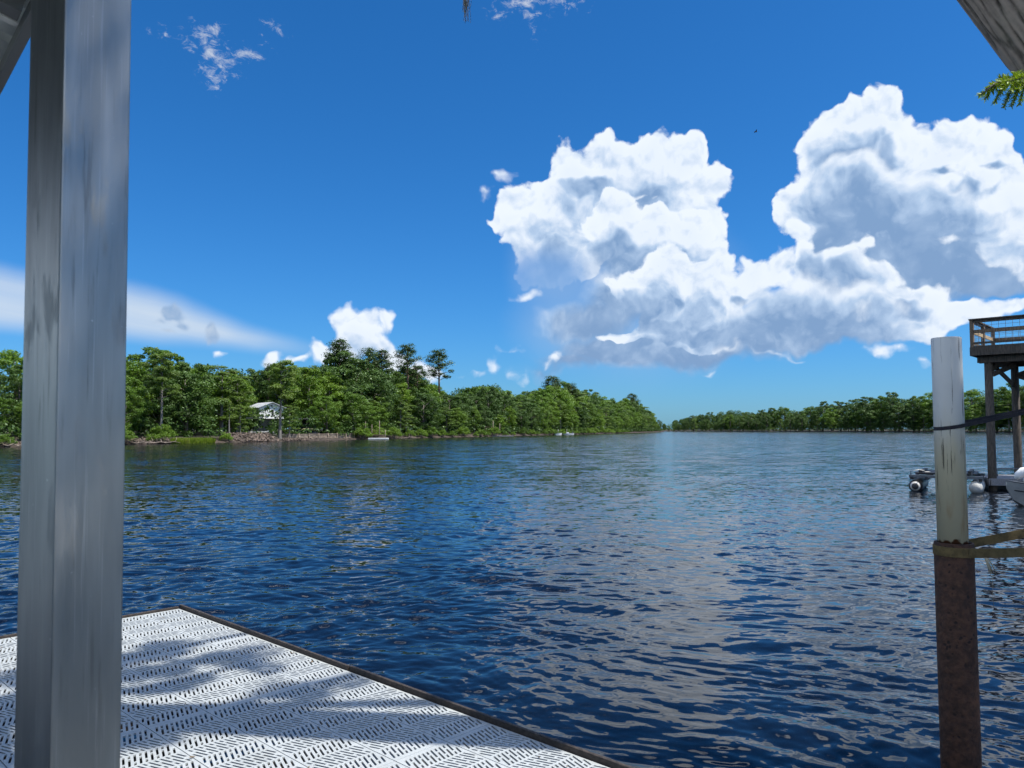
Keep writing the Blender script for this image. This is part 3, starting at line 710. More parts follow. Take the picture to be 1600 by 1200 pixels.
q = MB(); hh = ptop.z - zs; q.lathe([(0.0755, -0.03), (0.0755, hh - 0.006), (0.073, hh), (0.070, hh), (0.070, hh - 0.02), (0.0, hh - 0.021)][:5], 40)
o = q.build('white_sleeve', M['sleeve'], pile); o.location = (-0.004, 0, zs + 1.0)
def ringband(cx, cy, r, z_of, h, th=0.004, seg=40):
    """webbing wrapped once round a pole, z given per angle"""
    Vv = []; 
    for k in range(seg):
        a = 2 * math.pi * k / seg; z0 = z_of(a)
        for rr, zz_ in ((r, z0 - h / 2), (r + th, z0 - h / 2), (r + th, z0 + h / 2), (r, z0 + h / 2)): Vv.append((cx + rr * math.cos(a), cy + rr * math.sin(a), zz_))
    Qv = []
    for k in range(seg):
        k2 = (k + 1) % seg
        for j in range(4): Qv.append((4 * k + j, 4 * k2 + j, 4 * k2 + (j + 1) % 4, 4 * k + (j + 1) % 4))
    return Vv, Qv
def strap(name, mat, label, cy_px, r, h, ends, tilt=0.0, sag=0.02):
    """ends: list of pixel points (x, y, depth) the webbing runs out to"""
    zc = at_depth(1490, cy_px, PY - 0.1).z
    Vv, Qv = ringband(pb.x, pb.y, r, lambda a: zc + tilt * math.cos(a) * r, h)
    for (ex, ey, ed, side) in ends:
        s = Vector((pb.x + 0.02, pb.y + side * (r + 0.002), zc + tilt * r * 0.3)); e = at_depth(ex, ey, ed)
        base = len(Vv); nseg = 14; d = (e - s); pr = Vector((d.y, -d.x, 0)).normalized() * 0.0022
        for i in range(nseg + 1):
            f = i / nseg; c_ = s + d * f - Vector((0, 0, sag * 4 * f * (1 - f))); tw = 0.10 * math.sin(f * 3.0)
            upv = Vector((pr.x * 60 * tw, pr.y * 60 * tw, 1)).normalized() * h / 2
            for vv in (c_ - pr - upv, c_ + pr - upv, c_ + pr + upv, c_ - pr + upv): Vv.append(tuple(vv))
        for i in range(nseg):
            for j in range(4): Qv.append((base + 4 * i + j, base + 4 * i + 4 + j, base + 4 * i + 4 + (j + 1) % 4, base + 4 * i + (j + 1) % 4))
    return tag(mesh_np(name, Vv, Qv, mat, smooth=False), label, 'strap')
M['strap_black'] = simple('black_webbing', (0.008, 0.008, 0.012), (0.02, 0.02, 0.028), 60.0, rough=0.8)
M['strap_tan'] = simple('tan_webbing', (0.085, 0.060, 0.022), (0.16, 0.115, 0.045), 30.0, rough=0.9, bump=0.0006, bscale=400)
strap('mooring_strap', M['strap_black'], 'black webbing strap round the white sleeve of the piling', 666.5, 0.0763, 0.020, [(1800, 600, PY + 0.02, -1), (1800, 598, PY + 0.20, 1)], tilt=0.16, sag=0.004)
strap('mooring_strap', M['strap_tan'], 'wide tan webbing strap round the rusty steel part of the piling', 864.5, 0.0985, 0.050, [(1800, 850, PY + 0.02, -1), (1800, 788, PY + 0.22, 1)], tilt=-0.02, sag=0.012)
# frayed end hanging from the tan strap
q = MB(); a_ = at_depth(1541, 872, PY - 0.13)
for k in range(9):
    o_ = Vector((rng.uniform(-.008, .008), rng.uniform(-.004, .004), 0)); e_ = Vector((0.028 + rng.uniform(-.012, .014), 0, -0.075 - rng.uniform(0, .02)))
    q.tube([a_ + o_, a_ + o_ + e_ * 0.5 + Vector((.004, 0, 0)), a_ + o_ + e_], [0.0035, 0.003, 0.0012], 5)
q.tube([a_ + Vector((.026, 0, -.07)), a_ + Vector((.03, 0, -.12)), a_ + Vector((.028, 0, -.19)), a_ + Vector((.031, 0, -.26))], 0.0009, 5)
M['fray'] = simple('frayed_cord', (0.28, 0.25, 0.18), (0.42, 0.38, 0.28), 60.0, rough=0.95)
tag(q.build('frayed_cord', M['fray']), 'frayed pale cord end dangling below the tan strap', 'cord')


# bits of leaf and twig blown onto the deck
g_ = np.random.default_rng(77); Vl = []; 
for k in range(150):
    u_, v_ = g_.random() * 5.6, g_.random() * 2.9; c = dk(u_, v_, 0.004 + 0.004 * g_.random()); a = g_.random() * 6.28; L = 0.006 + 0.018 * g_.random() ** 2; wq = 0.002 + 0.005 * g_.random()
    d1 = Vector((math.cos(a), math.sin(a), 0.15 * g_.normal())) * L; d2 = Vector((-math.sin(a), math.cos(a), 0.25 * g_.normal())) * wq
    Vl += [tuple(c - d1), tuple(c + d2), tuple(c + d1), tuple(c - d2)]
M['litter'] = simple('dry_leaf', (0.05, 0.032, 0.015), (0.18, 0.12, 0.05), 30.0, rough=0.9)
tag(mesh_np('leaf_litter', Vl, np.arange(len(Vl)).reshape(-1, 4), M['litter']), 'tiny dry leaf bits scattered on the white dock', 'leaf litter', None, 'stuff')

# the wooden piling the straps run to, just outside the view
p2 = at_depth(1830, 700, PY + 0.12); q = MB(); q.tube([(p2.x, p2.y, -2.0), (p2.x, p2.y, 1.5), (p2.x, p2.y, 3.2)], [0.15, 0.14, 0.13], 20)
tag(q.build('wooden_piling', M['bark']), 'thick round wooden piling to which the webbing straps are tied, right of the view', 'piling')

# ================================================================== the tall pier on the right
pd = Vector((-dU.x, -dU.y, 0)) * -1         # along the near face, towards the right and the viewer
pn = Vector((-pd.y, pd.x, 0))
if pn.y < 0: pn = -pn                        # away from the viewer
PC = at_depth(1517, 541, 26.5); PC.z = 0
pier = empty('pier_deck', (PC.x, PC.y, 0)); tag(pier, 'tall dark wooden pier deck on pilings with wire railing at the right edge', 'pier')
def pr(a, bb, z): return PC + pd * a + pn * bb + Vector((0, 0, z))
fz = at_depth(1517, 541, 26.5).z; rz = at_depth(1517, 500.5, 26.5).z
W_, D_ = 5.2, 3.4
def part(name, mat, fn):
    q = MB(); fn(q); return under(q.build(name, mat), pier)
def boards(q):
    x = 0
    while x < D_:
        q.beam(pr(-0.03, x + 0.07, fz - 0.02), pr(W_, x + 0.07, fz - 0.02), 0.135, 0.036); x += 0.145
part('decking', M['pier_wood'], boards)
part('rim_board', M['pier_wood'], lambda q: q.beam(pr(-0.02, -0.022, fz - 0.19), pr(W_, -0.022, fz - 0.19), 0.04, 0.29))
part('rim_board', M['pier_wood'], lambda q: q.beam(pr(-0.022, 0.0, fz - 0.19), pr(-0.022, D_, fz - 0.19), 0.04, 0.29))
def joists(q):
    for k in range(9): q.beam(pr(0.02 + k * 0.6, 0.02, fz - 0.17), pr(0.02 + k * 0.6, D_, fz - 0.17), 0.04, 0.24)
part('joists', M['pier_wood'], joists)
for bb in (0.28, 0.56, 2.86, 3.14):
    part('girder', M['pier_wood'], lambda q, bb=bb: q.beam(pr(0.12, bb, fz - 0.44), pr(W_, bb, fz - 0.44), 0.05, 0.27))
for (a, bb) in ((0.42, 0.42), (0.72, 3.1), (3.4, 0.42), (3.6, 3.1)):
    part('piling', M['pier_wood'], lambda q, a=a, bb=bb: q.tube([pr(a, bb, -3.0), pr(a, bb, 1.0), pr(a, bb, fz - 0.30)], [0.140, 0.135, 0.125], 16))
def brace(a0, b0, z0, a1, b1, z1): part('brace', M['pier_wood'], lambda q: q.beam(pr(a0, b0, z0), pr(a1, b1, z1), 0.05, 0.17))
brace(0.50, 0.48, 4.10, 0.56, 1.65, fz - 0.33)
brace(0.56, 0.40, 3.98, 0.84, 3.1, 4.50); brace(0.44, 0.55, 4.42, 0.70, 3.2, 3.66)
brace(0.80, 2.96, 4.05, 2.2, 2.96, fz - 0.4); brace(0.80, 2.96, 4.05, 3.4, 2.96, 3.0)
# railing: posts, cap, mid rail, bottom rail, welded wire
M['rail_wood'] = simple('rail_wood', (0.10, 0.07, 0.045), (0.23, 0.165, 0.105), 7.0, (4, 4, 0.7), 0.8)  # tan lighter than the pier wood, sun on the railing put into colour
def rail_side(p0, p1, new=False):  # new: mid rail in the paler wood that has sunlight in its colour
    d = (p1 - p0); L = d.length; d.normalize(); mt = M['sunlit_wood'] if new else M['rail_wood']
    k = max(1, round(L / 1.45)); 
    for i in range(k + 1):
        c = p0 + d * (L * i / k)
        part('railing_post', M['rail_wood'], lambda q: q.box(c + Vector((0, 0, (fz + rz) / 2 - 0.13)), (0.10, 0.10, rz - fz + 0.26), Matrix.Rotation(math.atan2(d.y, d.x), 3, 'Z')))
    zt = Vector((0, 0, rz + 0.02)); part('top_rail', M['pier_wood'], lambda q: q.beam(p0 - d * 0.07 + zt, p1 + d * 0.07 + zt, 0.16, 0.04))
    zt2 = Vector((0, 0, rz - 0.055)); part('top_rail', M['pier_wood'], lambda q: q.beam(p0 + zt2, p1 + zt2, 0.045, 0.09))
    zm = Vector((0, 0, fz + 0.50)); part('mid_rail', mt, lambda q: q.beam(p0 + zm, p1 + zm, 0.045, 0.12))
    zb = Vector((0, 0, fz + 0.10)); part('bottom_rail', M['pier_wood'], lambda q: q.beam(p0 + zb, p1 + zb, 0.045, 0.07))
    def wires(q):
        n = int(L / 0.20)
        for i in range(1, n): c = p0 + d * (L * i / n); q.tube([c + Vector((0, 0, fz + 0.1)), c + Vector((0, 0, rz - 0.05))], 0.006, 4, cap=False)
        for j in range(1, 5): z = Vector((0, 0, fz + 0.1 + j * (rz - fz - 0.15) / 5)); q.tube([p0 + z, p1 + z], 0.006, 4, cap=False)
    part('wire_mesh', M['wire'], wires)
rail_side(pr(0.03, 0.03, 0), pr(4.9, 0.03, 0)); rail_side(pr(0.03, D_ - 0.05, 0), pr(4.9, D_ - 0.05, 0))
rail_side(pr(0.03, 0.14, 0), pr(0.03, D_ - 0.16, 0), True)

# ------------------------------------------------------------------ float with two barrel pontoons
fp = at_depth(1480, 768, 25.6); fp.z = 0
fl = empty('float_platform', fp, R(-33)); tag(fl, 'low dark float on two barrel pontoons with striped ends, behind the white piling', 'float')
mB, t, b = material('striped_barrel'); sx_ = t.n.new('ShaderNodeSeparateXYZ'); t.l.new(coords(t), sx_.inputs[0])
rad_ = t.v('LENGTH', t.xyz(sx_.outputs[0], 0.0, t.m('SUBTRACT', sx_.outputs[2], 0.17)), out=1)
ring = t.m('MULTIPLY', t.m('GREATER_THAN', rad_, 0.105), t.m('LESS_THAN', rad_, 0.155))
front = t.m('LESS_THAN', sx_.outputs[1], -0.01)
t.l.new(t.mix(t.m('MULTIPLY', ring, front), (0.035, 0.033, 0.032), (0.55, 0.53, 0.48)), b.inputs['Base Color']); b.inputs['Roughness'].default_value = 0.45
def barrel(x, wcap):
    q = MB(); Mx = Matrix.Translation((0, 0, 0.17)) @ Matrix.Rotation(R(-90), 4, 'X')
    q.lathe([(0.02, -0.16), (0.07, -0.155), (0.12, -0.12), (0.165, -0.06), (0.205, 0.0), (0.215, 0.05), (0.215, 2.2), (0.17, 2.3), (0.05, 2.34)], 28, Mx)
    o = q.build('barrel_pontoon', wcap, fl); o.location = (x, 0, 0)
barrel(-0.93, mB); M['worn_cap'] = simple('worn_pale_plastic', (0.30, 0.30, 0.28), (0.52, 0.52, 0.49), 5.0, rough=0.6)
barrel(0.83, M['worn_cap'])
def fpart(name, mat, fn): q = MB(); fn(q); return q.build(name, mat, fl)
fpart('deck', M['black'], lambda q: q.box((-0.05, 1.15, 0.60), (1.80, 2.0, 0.05), bevel=0.01))
fpart('frame_rail', M['dark_metal'], lambda q: q.beam((-1.12, 0.02, 0.50), (1.02, 0.02, 0.50), 0.07, 0.10, 0.008))
fpart('frame_rail', M['dark_metal'], lambda q: q.beam((-1.12, 2.2, 0.50), (1.02, 2.2, 0.50), 0.07, 0.10, 0.008))
for x in (-1.05, -0.6, 0.5, 0.95):
    fpart('cross_beam', M['black'], lambda q: q.beam((x, -0.02, 0.43), (x, 2.25, 0.43), 0.09, 0.10))
for x in (-0.78, 0.66): fpart('bunk', M['black'], lambda q: q.beam((x, 0.2, 0.66), (x, 2.1, 0.66), 0.12, 0.09, 0.02))
for x in (-1.06, 0.72): fpart('cleat', M['dark_metal'], lambda q: q.box((x, 0.03, 0.61), (0.03, 0.03, 0.13)))
q = MB(); q.tube([fp + Vector(v) for v in ((-1.05, 0.1, 0.70), (-0.85, 0.15, 0.74), (-0.6, 0.3, 0.70), (-0.45, 0.5, 0.645), (-0.2, 0.62, 0.64))], 0.016, 6)
M['rope'] = simple('pale_rope', (0.45, 0.43, 0.38), (0.6, 0.58, 0.52), 60.0, rough=0.9)
tag(q.build('mooring_line', M['rope']), 'pale rope lying across the low dark float', 'rope')

# ------------------------------------------------------------------ small grey jetty and the boat beside it
jp = at_depth(1548, 765, 26.3); jp.z = 0
jt = empty('grey_jetty', jp); tag(jt, 'small grey floating jetty at the right edge beyond the boat', 'jetty')
def jpart(name, mat, fn): q = MB(); fn(q); return q.build(name, mat, jt)
top_ = at_depth(1548, 748, 26.3).z
jpart('deck', M['grey_board'], lambda q: q.prism([(0, 0, top_), (3.2, -0.3, top_), (3.4, 1.9, top_ + 0.02), (0.75, 2.0, top_ + 0.02)], (0, 0, -0.06)))
jpart('edge_board', M['grey_board'], lambda q: q.beam((0.0, -0.03, top_ - 0.13), (3.2, -0.33, top_ - 0.13), 0.04, 0.20))
jpart('edge_board', M['grey_board'], lambda q: q.beam((-0.03, 0.0, top_ - 0.13), (0.72, 2.0, top_ - 0.13), 0.04, 0.20))
for x, y in ((0.12, 0.25), (0.8, 1.7)): jpart('leg', M['dark_metal'], lambda q: q.tube([(x, y, -0.6), (x, y, top_ - 0.06)], 0.05, 10))
jpart('float_block', M['black'], lambda q: q.box((1.9, 0.9, 0.08), (2.3, 1.3, 0.42), bevel=0.04))
jpart('rail', M['dark_metal'], lambda q: q.tube([(1.0, 1.2, top_), (1.0, 1.2, top_ + 0.28), (2.8, 1.1, top_ + 0.30), (2.8, 1.1, top_)], 0.022, 8))

bp_ = at_depth(1574, 790, 21.3); bp_.z = 0
boat = empty('jon_boat', bp_, R(-12)); tag(boat, 'grey aluminium boat with its bow at the right edge of the view', 'boat')
def hull():
    # sections along x from the bow; each: half breadth at gunwale, at chine, heights
    secs = [(0.00, 0.02, 0.0, 0.66, 0.50), (0.16, 0.16, 0.05, 0.64, 0.16), (0.40, 0.34, 0.20, 0.61, -0.02), (0.9, 0.56, 0.42, 0.57, -0.08), (1.8, 0.70, 0.56, 0.53, -0.10), (3.8, 0.72, 0.58, 0.52, -0.10)]
    V = []; T = 0.022
    for (x, g_, c_, zg, zc) in secs:
        zm = (zg + zc) / 2; mid = (g_ + c_) / 2 + 0.03 * min(1, x)
        V += [(x, -g_, zg), (x, -mid, zm), (x, -c_, zc), (x + 0.0, 0, zc - 0.03), (x, c_, zc), (x, mid, zm), (x, g_, zg)]
    Q = []
    for i in range(len(secs) - 1):
        for j in range(6): Q.append((7 * i + j, 7 * i + 7 + j, 7 * i + 8 + j, 7 * i + 1 + j))
    return V, Q
V_, Q_ = hull(); o = mesh_np('hull', V_, Q_, M['alu_hull'], boat); md = o.modifiers.new('t', 'SOLIDIFY'); md.thickness = 0.012
def bpart(name, mat, fn): q = MB(); fn(q); return q.build(name, mat, boat)
gun = [(0.0, 0, 0.67), (0.16, -0.17, 0.65), (0.40, -0.35, 0.62), (0.9, -0.57, 0.58), (1.8, -0.71, 0.54), (3.8, -0.73, 0.53)]
bpart('gunwale', M['dark_metal'], lambda q: q.tube(gun, 0.022, 8)); bpart('gunwale', M['dark_metal'], lambda q: q.tube([(x, -y, z) for x, y, z in gun], 0.022, 8))
bpart('bow_deck', M['grey_board'], lambda q: q.prism([(0.05, 0, 0.60), (0.40, -0.31, 0.58), (0.9, -0.53, 0.55), (0.9, 0.53, 0.55), (0.40, 0.31, 0.58)], (0, 0, -0.03)))
bpart('rub_strake', M['black'], lambda q: q.tube([(0.13, -0.155, 0.42), (0.40, -0.335, 0.38), (0.9, -0.55, 0.35), (1.8, -0.70, 0.32), (3.8, -0.72, 0.31)], 0.015, 6))
def motor(q):
    q.tube([(0.40, -0.05, 0.60), (0.46, -0.05, 0.86)], 0.03, 8)
    q.tube([(0.22, -0.05, 0.72), (0.27, -0.05, 0.82), (0.40, -0.05, 0.92), (0.55, -0.05, 0.95), (0.66, -0.05, 0.90)], [0.05, 0.10, 0.13, 0.12, 0.04], 14)
bpart('trolling_motor', M['white_paint'], motor)
bpart('motor_bracket', M['black'], lambda q: q.beam((0.25, -0.05, 0.64), (0.9, -0.05, 0.62), 0.10, 0.05, 0.01))

# ================================================================== trees
def ico_dirs(n, g_):
    v = g_.normal(size=(n, 3)); return v / np.linalg.norm(v, axis=1)[:, None]
def leaves(centres, rads, flat, per, size, g_, up=0.35, shell=0.55, tint_c=None):
    """leaf-sized four-sided faces spread through each clump, denser on its upper outside"""
    nC = len(centres); C = np.repeat(centres, per, 0); Rr = np.repeat(rads, per)
    d = ico_dirs(nC * per, g_); low = d[:, 2] < 0
    flip = low & (g_.random(nC * per) < 0.62); d[flip, 2] *= -1
    rr = shell + (1 - shell) * g_.random(nC * per) ** 0.7
    off = d * (Rr * rr)[:, None]; off[:, 2] *= flat
    P = C + off + g_.normal(size=off.shape) * (Rr * 0.10)[:, None]
    nrm = d * 0.9 + np.array([0, 0, up]) + g_.normal(size=d.shape) * 0.55; nrm /= np.linalg.norm(nrm, axis=1)[:, None]
    a = np.cross(nrm, g_.normal(size=d.shape)); a /= np.linalg.norm(a, axis=1)[:, None]; b = np.cross(nrm, a)
    s = size * (0.55 + 0.8 * g_.random(nC * per))[:, None]; w_ = 0.62
    V = np.stack([P - a * s, P + b * s * w_ , P + a * s, P - b * s * w_], 1).reshape(-1, 3)
    Q = np.arange(len(V)).reshape(-1, 4)
    tc = np.repeat(g_.random(nC) if tint_c is None else tint_c, per); tt = np.clip(0.62 * tc + 0.38 * g_.random(nC * per), 0, 1)
    return V, Q, np.repeat(tt, 4)
def merge(parts):
    V = np.vstack([p[0] for p in parts]); off = 0; Qs = []
    for p in parts: Qs.append(p[1] + off); off += len(p[0])
    return V, np.vstack(Qs), np.concatenate([p[2] for p in parts])

def make_tree(kind, seed):
    """unit trees about 10 m tall; returns the Empty with trunk and crown"""
    g_ = np.random.default_rng(seed); r = random.Random(seed); H = 10.0
    root = empty(dict(pine='pine_tree', cypress='cypress_tree', high_cypress='cypress_tree', bush='bush', snag='dead_tree').get(kind, 'leafy_tree'))
    tr = MB(); cs = []; rs = []
    if kind in ('round', 'dense', 'tall'):
        base = {'round': 0.16, 'dense': 0.10, 'tall': 0.22}[kind]; Rm = {'round': 3.3, 'dense': 3.6, 'tall': 2.5}[kind]
        lean = Vector((r.uniform(-.6, .6), r.uniform(-.6, .6), 0))
        pts = [Vector((0, 0, -0.3)), Vector((0, 0, 2)) + lean * 0.2, Vector((0, 0, 4.5)) + lean * 0.5, Vector((0, 0, 7.6)) + lean]
        tr.tube(pts, [0.24, 0.17, 0.13, 0.05], 7)
        n = {'round': 62, 'dense': 78, 'tall': 54}[kind]
        for i in range(n):
            f = (i + r.random()) / n; z = base * H + (H * 0.93 - base * H) * f ** 0.85
            prof = math.sin(math.pi * min(1, (f * 0.86 + 0.10))) ** 0.65
            a = i * 2.399 + r.uniform(-.5, .5); q = Rm * prof * r.uniform(0.42, 1.05)
            c = Vector((q * math.cos(a), q * math.sin(a), z + r.uniform(-.5, .5))) + lean * (z / 8)
            cs.append(c); rs.append(r.uniform(0.55, 1.08) * (1.0 if f < 0.8 else 0.72))
            if i % 4 == 0:
                z0 = max(1.2, z - q * 0.8 - 0.3); p0 = Vector((0, 0, z0)) + lean * (z0 / 8); tr.tube([p0, (p0 + c) / 2 + Vector((0, 0, -.12)), c], [0.075, 0.05, 0.015], 5, cap=False)
        V = leaves(np.array(cs), np.array(rs), 0.72, {'round': 230, 'dense': 240, 'tall': 220}[kind], 0.105, g_)
        mat = {'round': 'leaf_mid', 'dense': 'leaf_dark', 'tall': 'leaf_bright'}[kind]; bk = 'bark'
    elif kind in ('cypress', 'high_cypress'):   # flat feathery layers with dark gaps between them
        tr.tube([(0, 0, -0.3), (0, 0, 0.6), (0.05, 0, 3), (-0.05, 0.1, 6), (0, 0, 9.4)], [0.42, 0.24, 0.16, 0.11, 0.03], 8)
        n = 17
        for i in range(n):
            z = (1.8 + 7.6 * (i / (n - 1))) if kind == 'cypress' else 5.3 + 4.2 * (i / (n - 1)); L = 3.1 * (1 - 0.5 * (z / 10) ** 2) * r.uniform(0.65, 1.1); a = i * 2.4 + r.uniform(-.4, .4)
            e = Vector((L * math.cos(a), L * math.sin(a), z + r.uniform(-.1, .5)))
            tr.tube([(0, 0, z - 0.3), e * 0.5 + Vector((0, 0, z * 0.5 + 0.12)), e], [0.06, 0.045, 0.012], 5, cap=False)
            for k in range(5):
                f = 0.3 + 0.75 * (k + r.random()) / 5; c = Vector((e.x * f, e.y * f, z + 0.15)) + Vector((r.uniform(-.55, .55), r.uniform(-.55, .55), r.uniform(-.1, .25)))
                cs.append(c); rs.append(r.uniform(0.45, 0.85))
        cs.append(Vector((0, 0, 9.7))); rs.append(0.6)
        V = leaves(np.array(cs), np.array(rs), 0.36, 190, 0.085, g_, up=0.9, shell=0.2); mat = 'leaf_cypress'; bk = 'bark_pale'
    elif kind == 'pine':                        # bare pole, ragged crown of separate tufts at the top
        bx, by = r.uniform(-.5, .5), r.uniform(-.5, .5)
        tr.tube([(0, 0, -0.3), (bx * .3, by * .3, 3), (bx * .7, by * .7, 6.5), (bx, by, 9.5)], [0.13, 0.11, 0.085, 0.03], 7)
        n = 24
        for i in range(n):
            f = i / (n - 1); z = 6.6 + 3.2 * f; L = (1.25 * math.sin(math.pi * (0.25 + 0.68 * f)) + 0.15) * r.uniform(0.5, 1.15); a = i * 2.399 + r.uniform(-.5, .5)
            e = Vector((bx + L * math.cos(a), by + L * math.sin(a), z + 0.25))
            tr.tube([(bx * z / 9.5, by * z / 9.5, z - 0.15), e * 0.5 + Vector((bx * .5, by * .5, z * 0.5 - 0.02)), e], [0.045, 0.032, 0.012], 5, cap=False)
            cs.append(e); rs.append(r.uniform(0.36, 0.66))
            if r.random() < 0.5: cs.append(e * 0.72 + Vector((bx, by, z)) * 0.28 + Vector((0, 0, 0.15))); rs.append(r.uniform(0.25, 0.4))
        V = leaves(np.array(cs), np.array(rs), 0.8, 150, 0.065, g_, up=0.5, shell=0.3); mat = 'leaf_pine'; bk = 'bark_brown'
    elif kind == 'bush':                        # unit bush 10 m wide, scaled down when placed
        for i in range(5):
            a = i * 1.3; tr.tube([(0, 0, -0.5), (1.2 * math.cos(a), 1.2 * math.sin(a), 1.6), (2.6 * math.cos(a), 2.6 * math.sin(a), 3.4)], [0.22, 0.14, 0.05], 5)
        for i in range(40):
            a = i * 2.399; q = 4.6 * math.sqrt((i + .5) / 40) * r.uniform(.8, 1.1); z = 1.0 + (5.0 * (1 - (q / 5.2) ** 2) + 0.2) * r.uniform(0.35, 1.0)
            cs.append(Vector((q * math.cos(a), q * math.sin(a), z))); rs.append(r.uniform(0.8, 1.5))
        V = leaves(np.array(cs), np.array(rs), 0.7, 170, 0.17, g_); mat = 'leaf_mid' if seed % 2 else 'leaf_bright'; bk = 'bark'
    elif kind == 'snag':                        # a broken pale trunk hung with vines at the top
        tr.tube([(0, 0, -0.3), (0.05, 0, 2.5), (-0.05, 0.05, 5), (0.02, 0, 7.2), (0.1, 0, 9.2)], [0.42, 0.22, 0.19, 0.15, 0.08], 8)
        for i in range(9): z = 5.6 + i * 0.5; cs.append(Vector((r.uniform(-.45, .45), r.uniform(-.3, .3), z))); rs.append(r.uniform(0.4, 0.75))
        V = leaves(np.array(cs), np.array(rs), 1.0, 70, 0.16, g_); mat = 'leaf_cypress'; bk = 'bark_pale'
    tr.build('trunk' if kind != 'bush' else 'stems', M[bk], root)
    mesh_np('crown' if kind != 'bush' else 'foliage', *V[:2], M[mat], root, attr=V[2])
    return root
def copy_tree(o):
    c = o.copy(); col.objects.link(c)
    for ch in o.children:
        k = ch.copy(); col.objects.link(k); k.parent = c
    return c
PROTO = {}
for kind, n in (('round', 4), ('dense', 3), ('tall', 3), ('cypress', 3), ('high_cypress', 2), ('pine', 4), ('bush', 3), ('snag', 1)):
    PROTO[kind] = [make_tree(kind, 100 * i + len(kind) * 7 + i) for i in range(n)]
used = set()
def put(kind, x, y, z, h, label, cat, group, wide=1.0, which=None, rot=None):
    P = PROTO[kind]; p = P[which % len(P) if which is not None else rng.randrange(len(P))]
    o = p if p.name not in used else copy_tree(p)
    used.add(p.name)
    o.location = (x, y, z); s = h / 10.0
    o.scale = (s * wide, s * wide * rng.uniform(0.92, 1.08), s); o.rotation_euler = (0, 0, rng.uniform(0, 6.28) if rot is None else rot)
    return tag(o, label, cat, group)
# skyline of the photograph: x, y of the tree tops
SKY_L = [(-400, 520), (0, 531), (200, 547), (225, 543), (260, 551), (300, 547), (330, 548), (352, 564), (378, 562), (400, 571), (440, 569), (480, 568), (500, 556), (520, 554), (560, 554), (600, 560), (640, 572), (665, 586), (700, 604), (722, 600), (745, 597), (770, 590), (790, 605), (805, 613), (830, 605), (870, 597), (900, 603), (930, 616), (960, 624), (985, 621), (1005, 634), (1025, 644), (1040, 656), (1100, 660)]
SKY_R = [(1000, 662), (1040, 657), (1060, 652), (1075, 650), (1095, 645), (1120, 643), (1135, 637), (1170, 640), (1200, 636), (1230, 635), (1260, 636), (1290, 625), (1310, 623), (1340, 619), (1370, 615), (1400, 613), (1450, 609), (1500, 607), (1530, 598), (1560, 603), (1600, 592), (1900, 575)]
def interp(T, x):
    for (x0, y0), (x1, y1) in zip(T[:-1], T[1:]):
        if x0 <= x <= x1: return y0 + (y1 - y0) * (x - x0) / (x1 - x0)
    return T[0][1] if x < T[0][0] else T[-1][1]
def top_h(T, x, y, z0):
    X, _ = to_px((x, y, EYE)); return at_depth(X, interp(T, X), y).z - z0, X
KIND_WORD = {'round': 'mid green leafy tree', 'dense': 'dark green dense tree', 'tall': 'bright green tree', 'cypress': 'light green cypress', 'pine': 'tall thin pine'}
def where_left(X):
    marks = [(-1000, 'left of the aluminium post'), (60, 'behind the aluminium post'), (200, 'right of the aluminium post'), (262, 'behind the bright grass patch'), (345, 'between grass patch and white house'),
             (398, 'beside the white house'), (455, 'above the old seawall'), (560, 'by the small landing'), (625, 'right of the small landing'), (740, 'by the slanting ladder'),
             (800, 'between ladder and white boat'), (868, 'above the white boat'), (900, 'right of the white boat'), (960, 'near the left bank tip')]
    w_ = marks[0][1]
    for m_, s_ in marks:
        if X >= m_: w_ = s_
    return w_
HOUSE = at_z(420, 689.3, 0)
def row(P, T, off, spacing, kinds, hf, where, group, s0=0.0, s1=None, rowword='', inland=1, skip=None, jitter=0.35, wide=1.0, zb=1.0):
    L = length(P); s = s0; s1 = s1 or L; n = 0
    while s < s1:
        p, tdir = path_at(P, s); nrm = Vector((-tdir.y, tdir.x)) * inland; o_ = off + rng.uniform(-1, 1) * off * 0.25
        x, y = p.x + nrm.x * o_, p.y + nrm.y * o_
        hmax, X = top_h(T, x, y, zb)
        step = spacing * rng.uniform(1 - jitter, 1 + jitter); s += step
        if y < 20 or X < -260 or X > 1850: continue
        if skip and skip(X, o_, x, y): continue
        k = rng.choices([a for a, _ in kinds], [b_ * (3.0 if (a == 'dense' and (480 < X < 610 or 800 < X < 860 or X > 1040)) else 1.0) for a, b_ in kinds])[0]
        h = max(4.0, hmax * rng.uniform(*hf))
        put(k, x, y, zb - 0.2, h, f"{KIND_WORD[k]} {rowword} {where(X)}", 'tree', f"{group}, {where(X)}" if where is where_left else group, wide=wide * rng.uniform(0.9, 1.4)); n += 1
    return n
# where the left shore line enters the picture
def s_at(P, Xpx):
    s = 0.0; L = length(P[:14] if P is LEFT else P[:12])
    best = None
    while s < L:
        p, _ = path_at(P, s)
        if p.y > 10:
            X, _ = to_px((p.x, p.y, 0)); d = abs(X - Xpx)
            if best is None or d < best[0]: best = (d, s)
        s += 1.0
    return best[1]
sL0, sL1 = s_at(LEFT, -60), s_at(LEFT, 1030) + 25
clear_house = lambda X, o_, x, y: (392 < X < 490 and o_ < 16) or (270 < X < 332 and o_ < 5)
row(LEFT, SKY_L, 3.0, 6.0, [('cypress', 2.5), ('round', 4), ('tall', 4), ('dense', 2)], (0.38, 0.72), where_left, 'trees at the water edge of the left bank', sL0, sL1, 'leaning over the water', skip=clear_house)
row(LEFT, SKY_L, 9.0, 6.6, [('round', 4), ('dense', 3), ('tall', 2), ('cypress', 2)], (0.66, 0.97), where_left, 'trees of the middle rows of the left bank', sL0, sL1, 'behind the front row', skip=lambda X, o_, x, y: 388 < X < 488, wide=1.0)
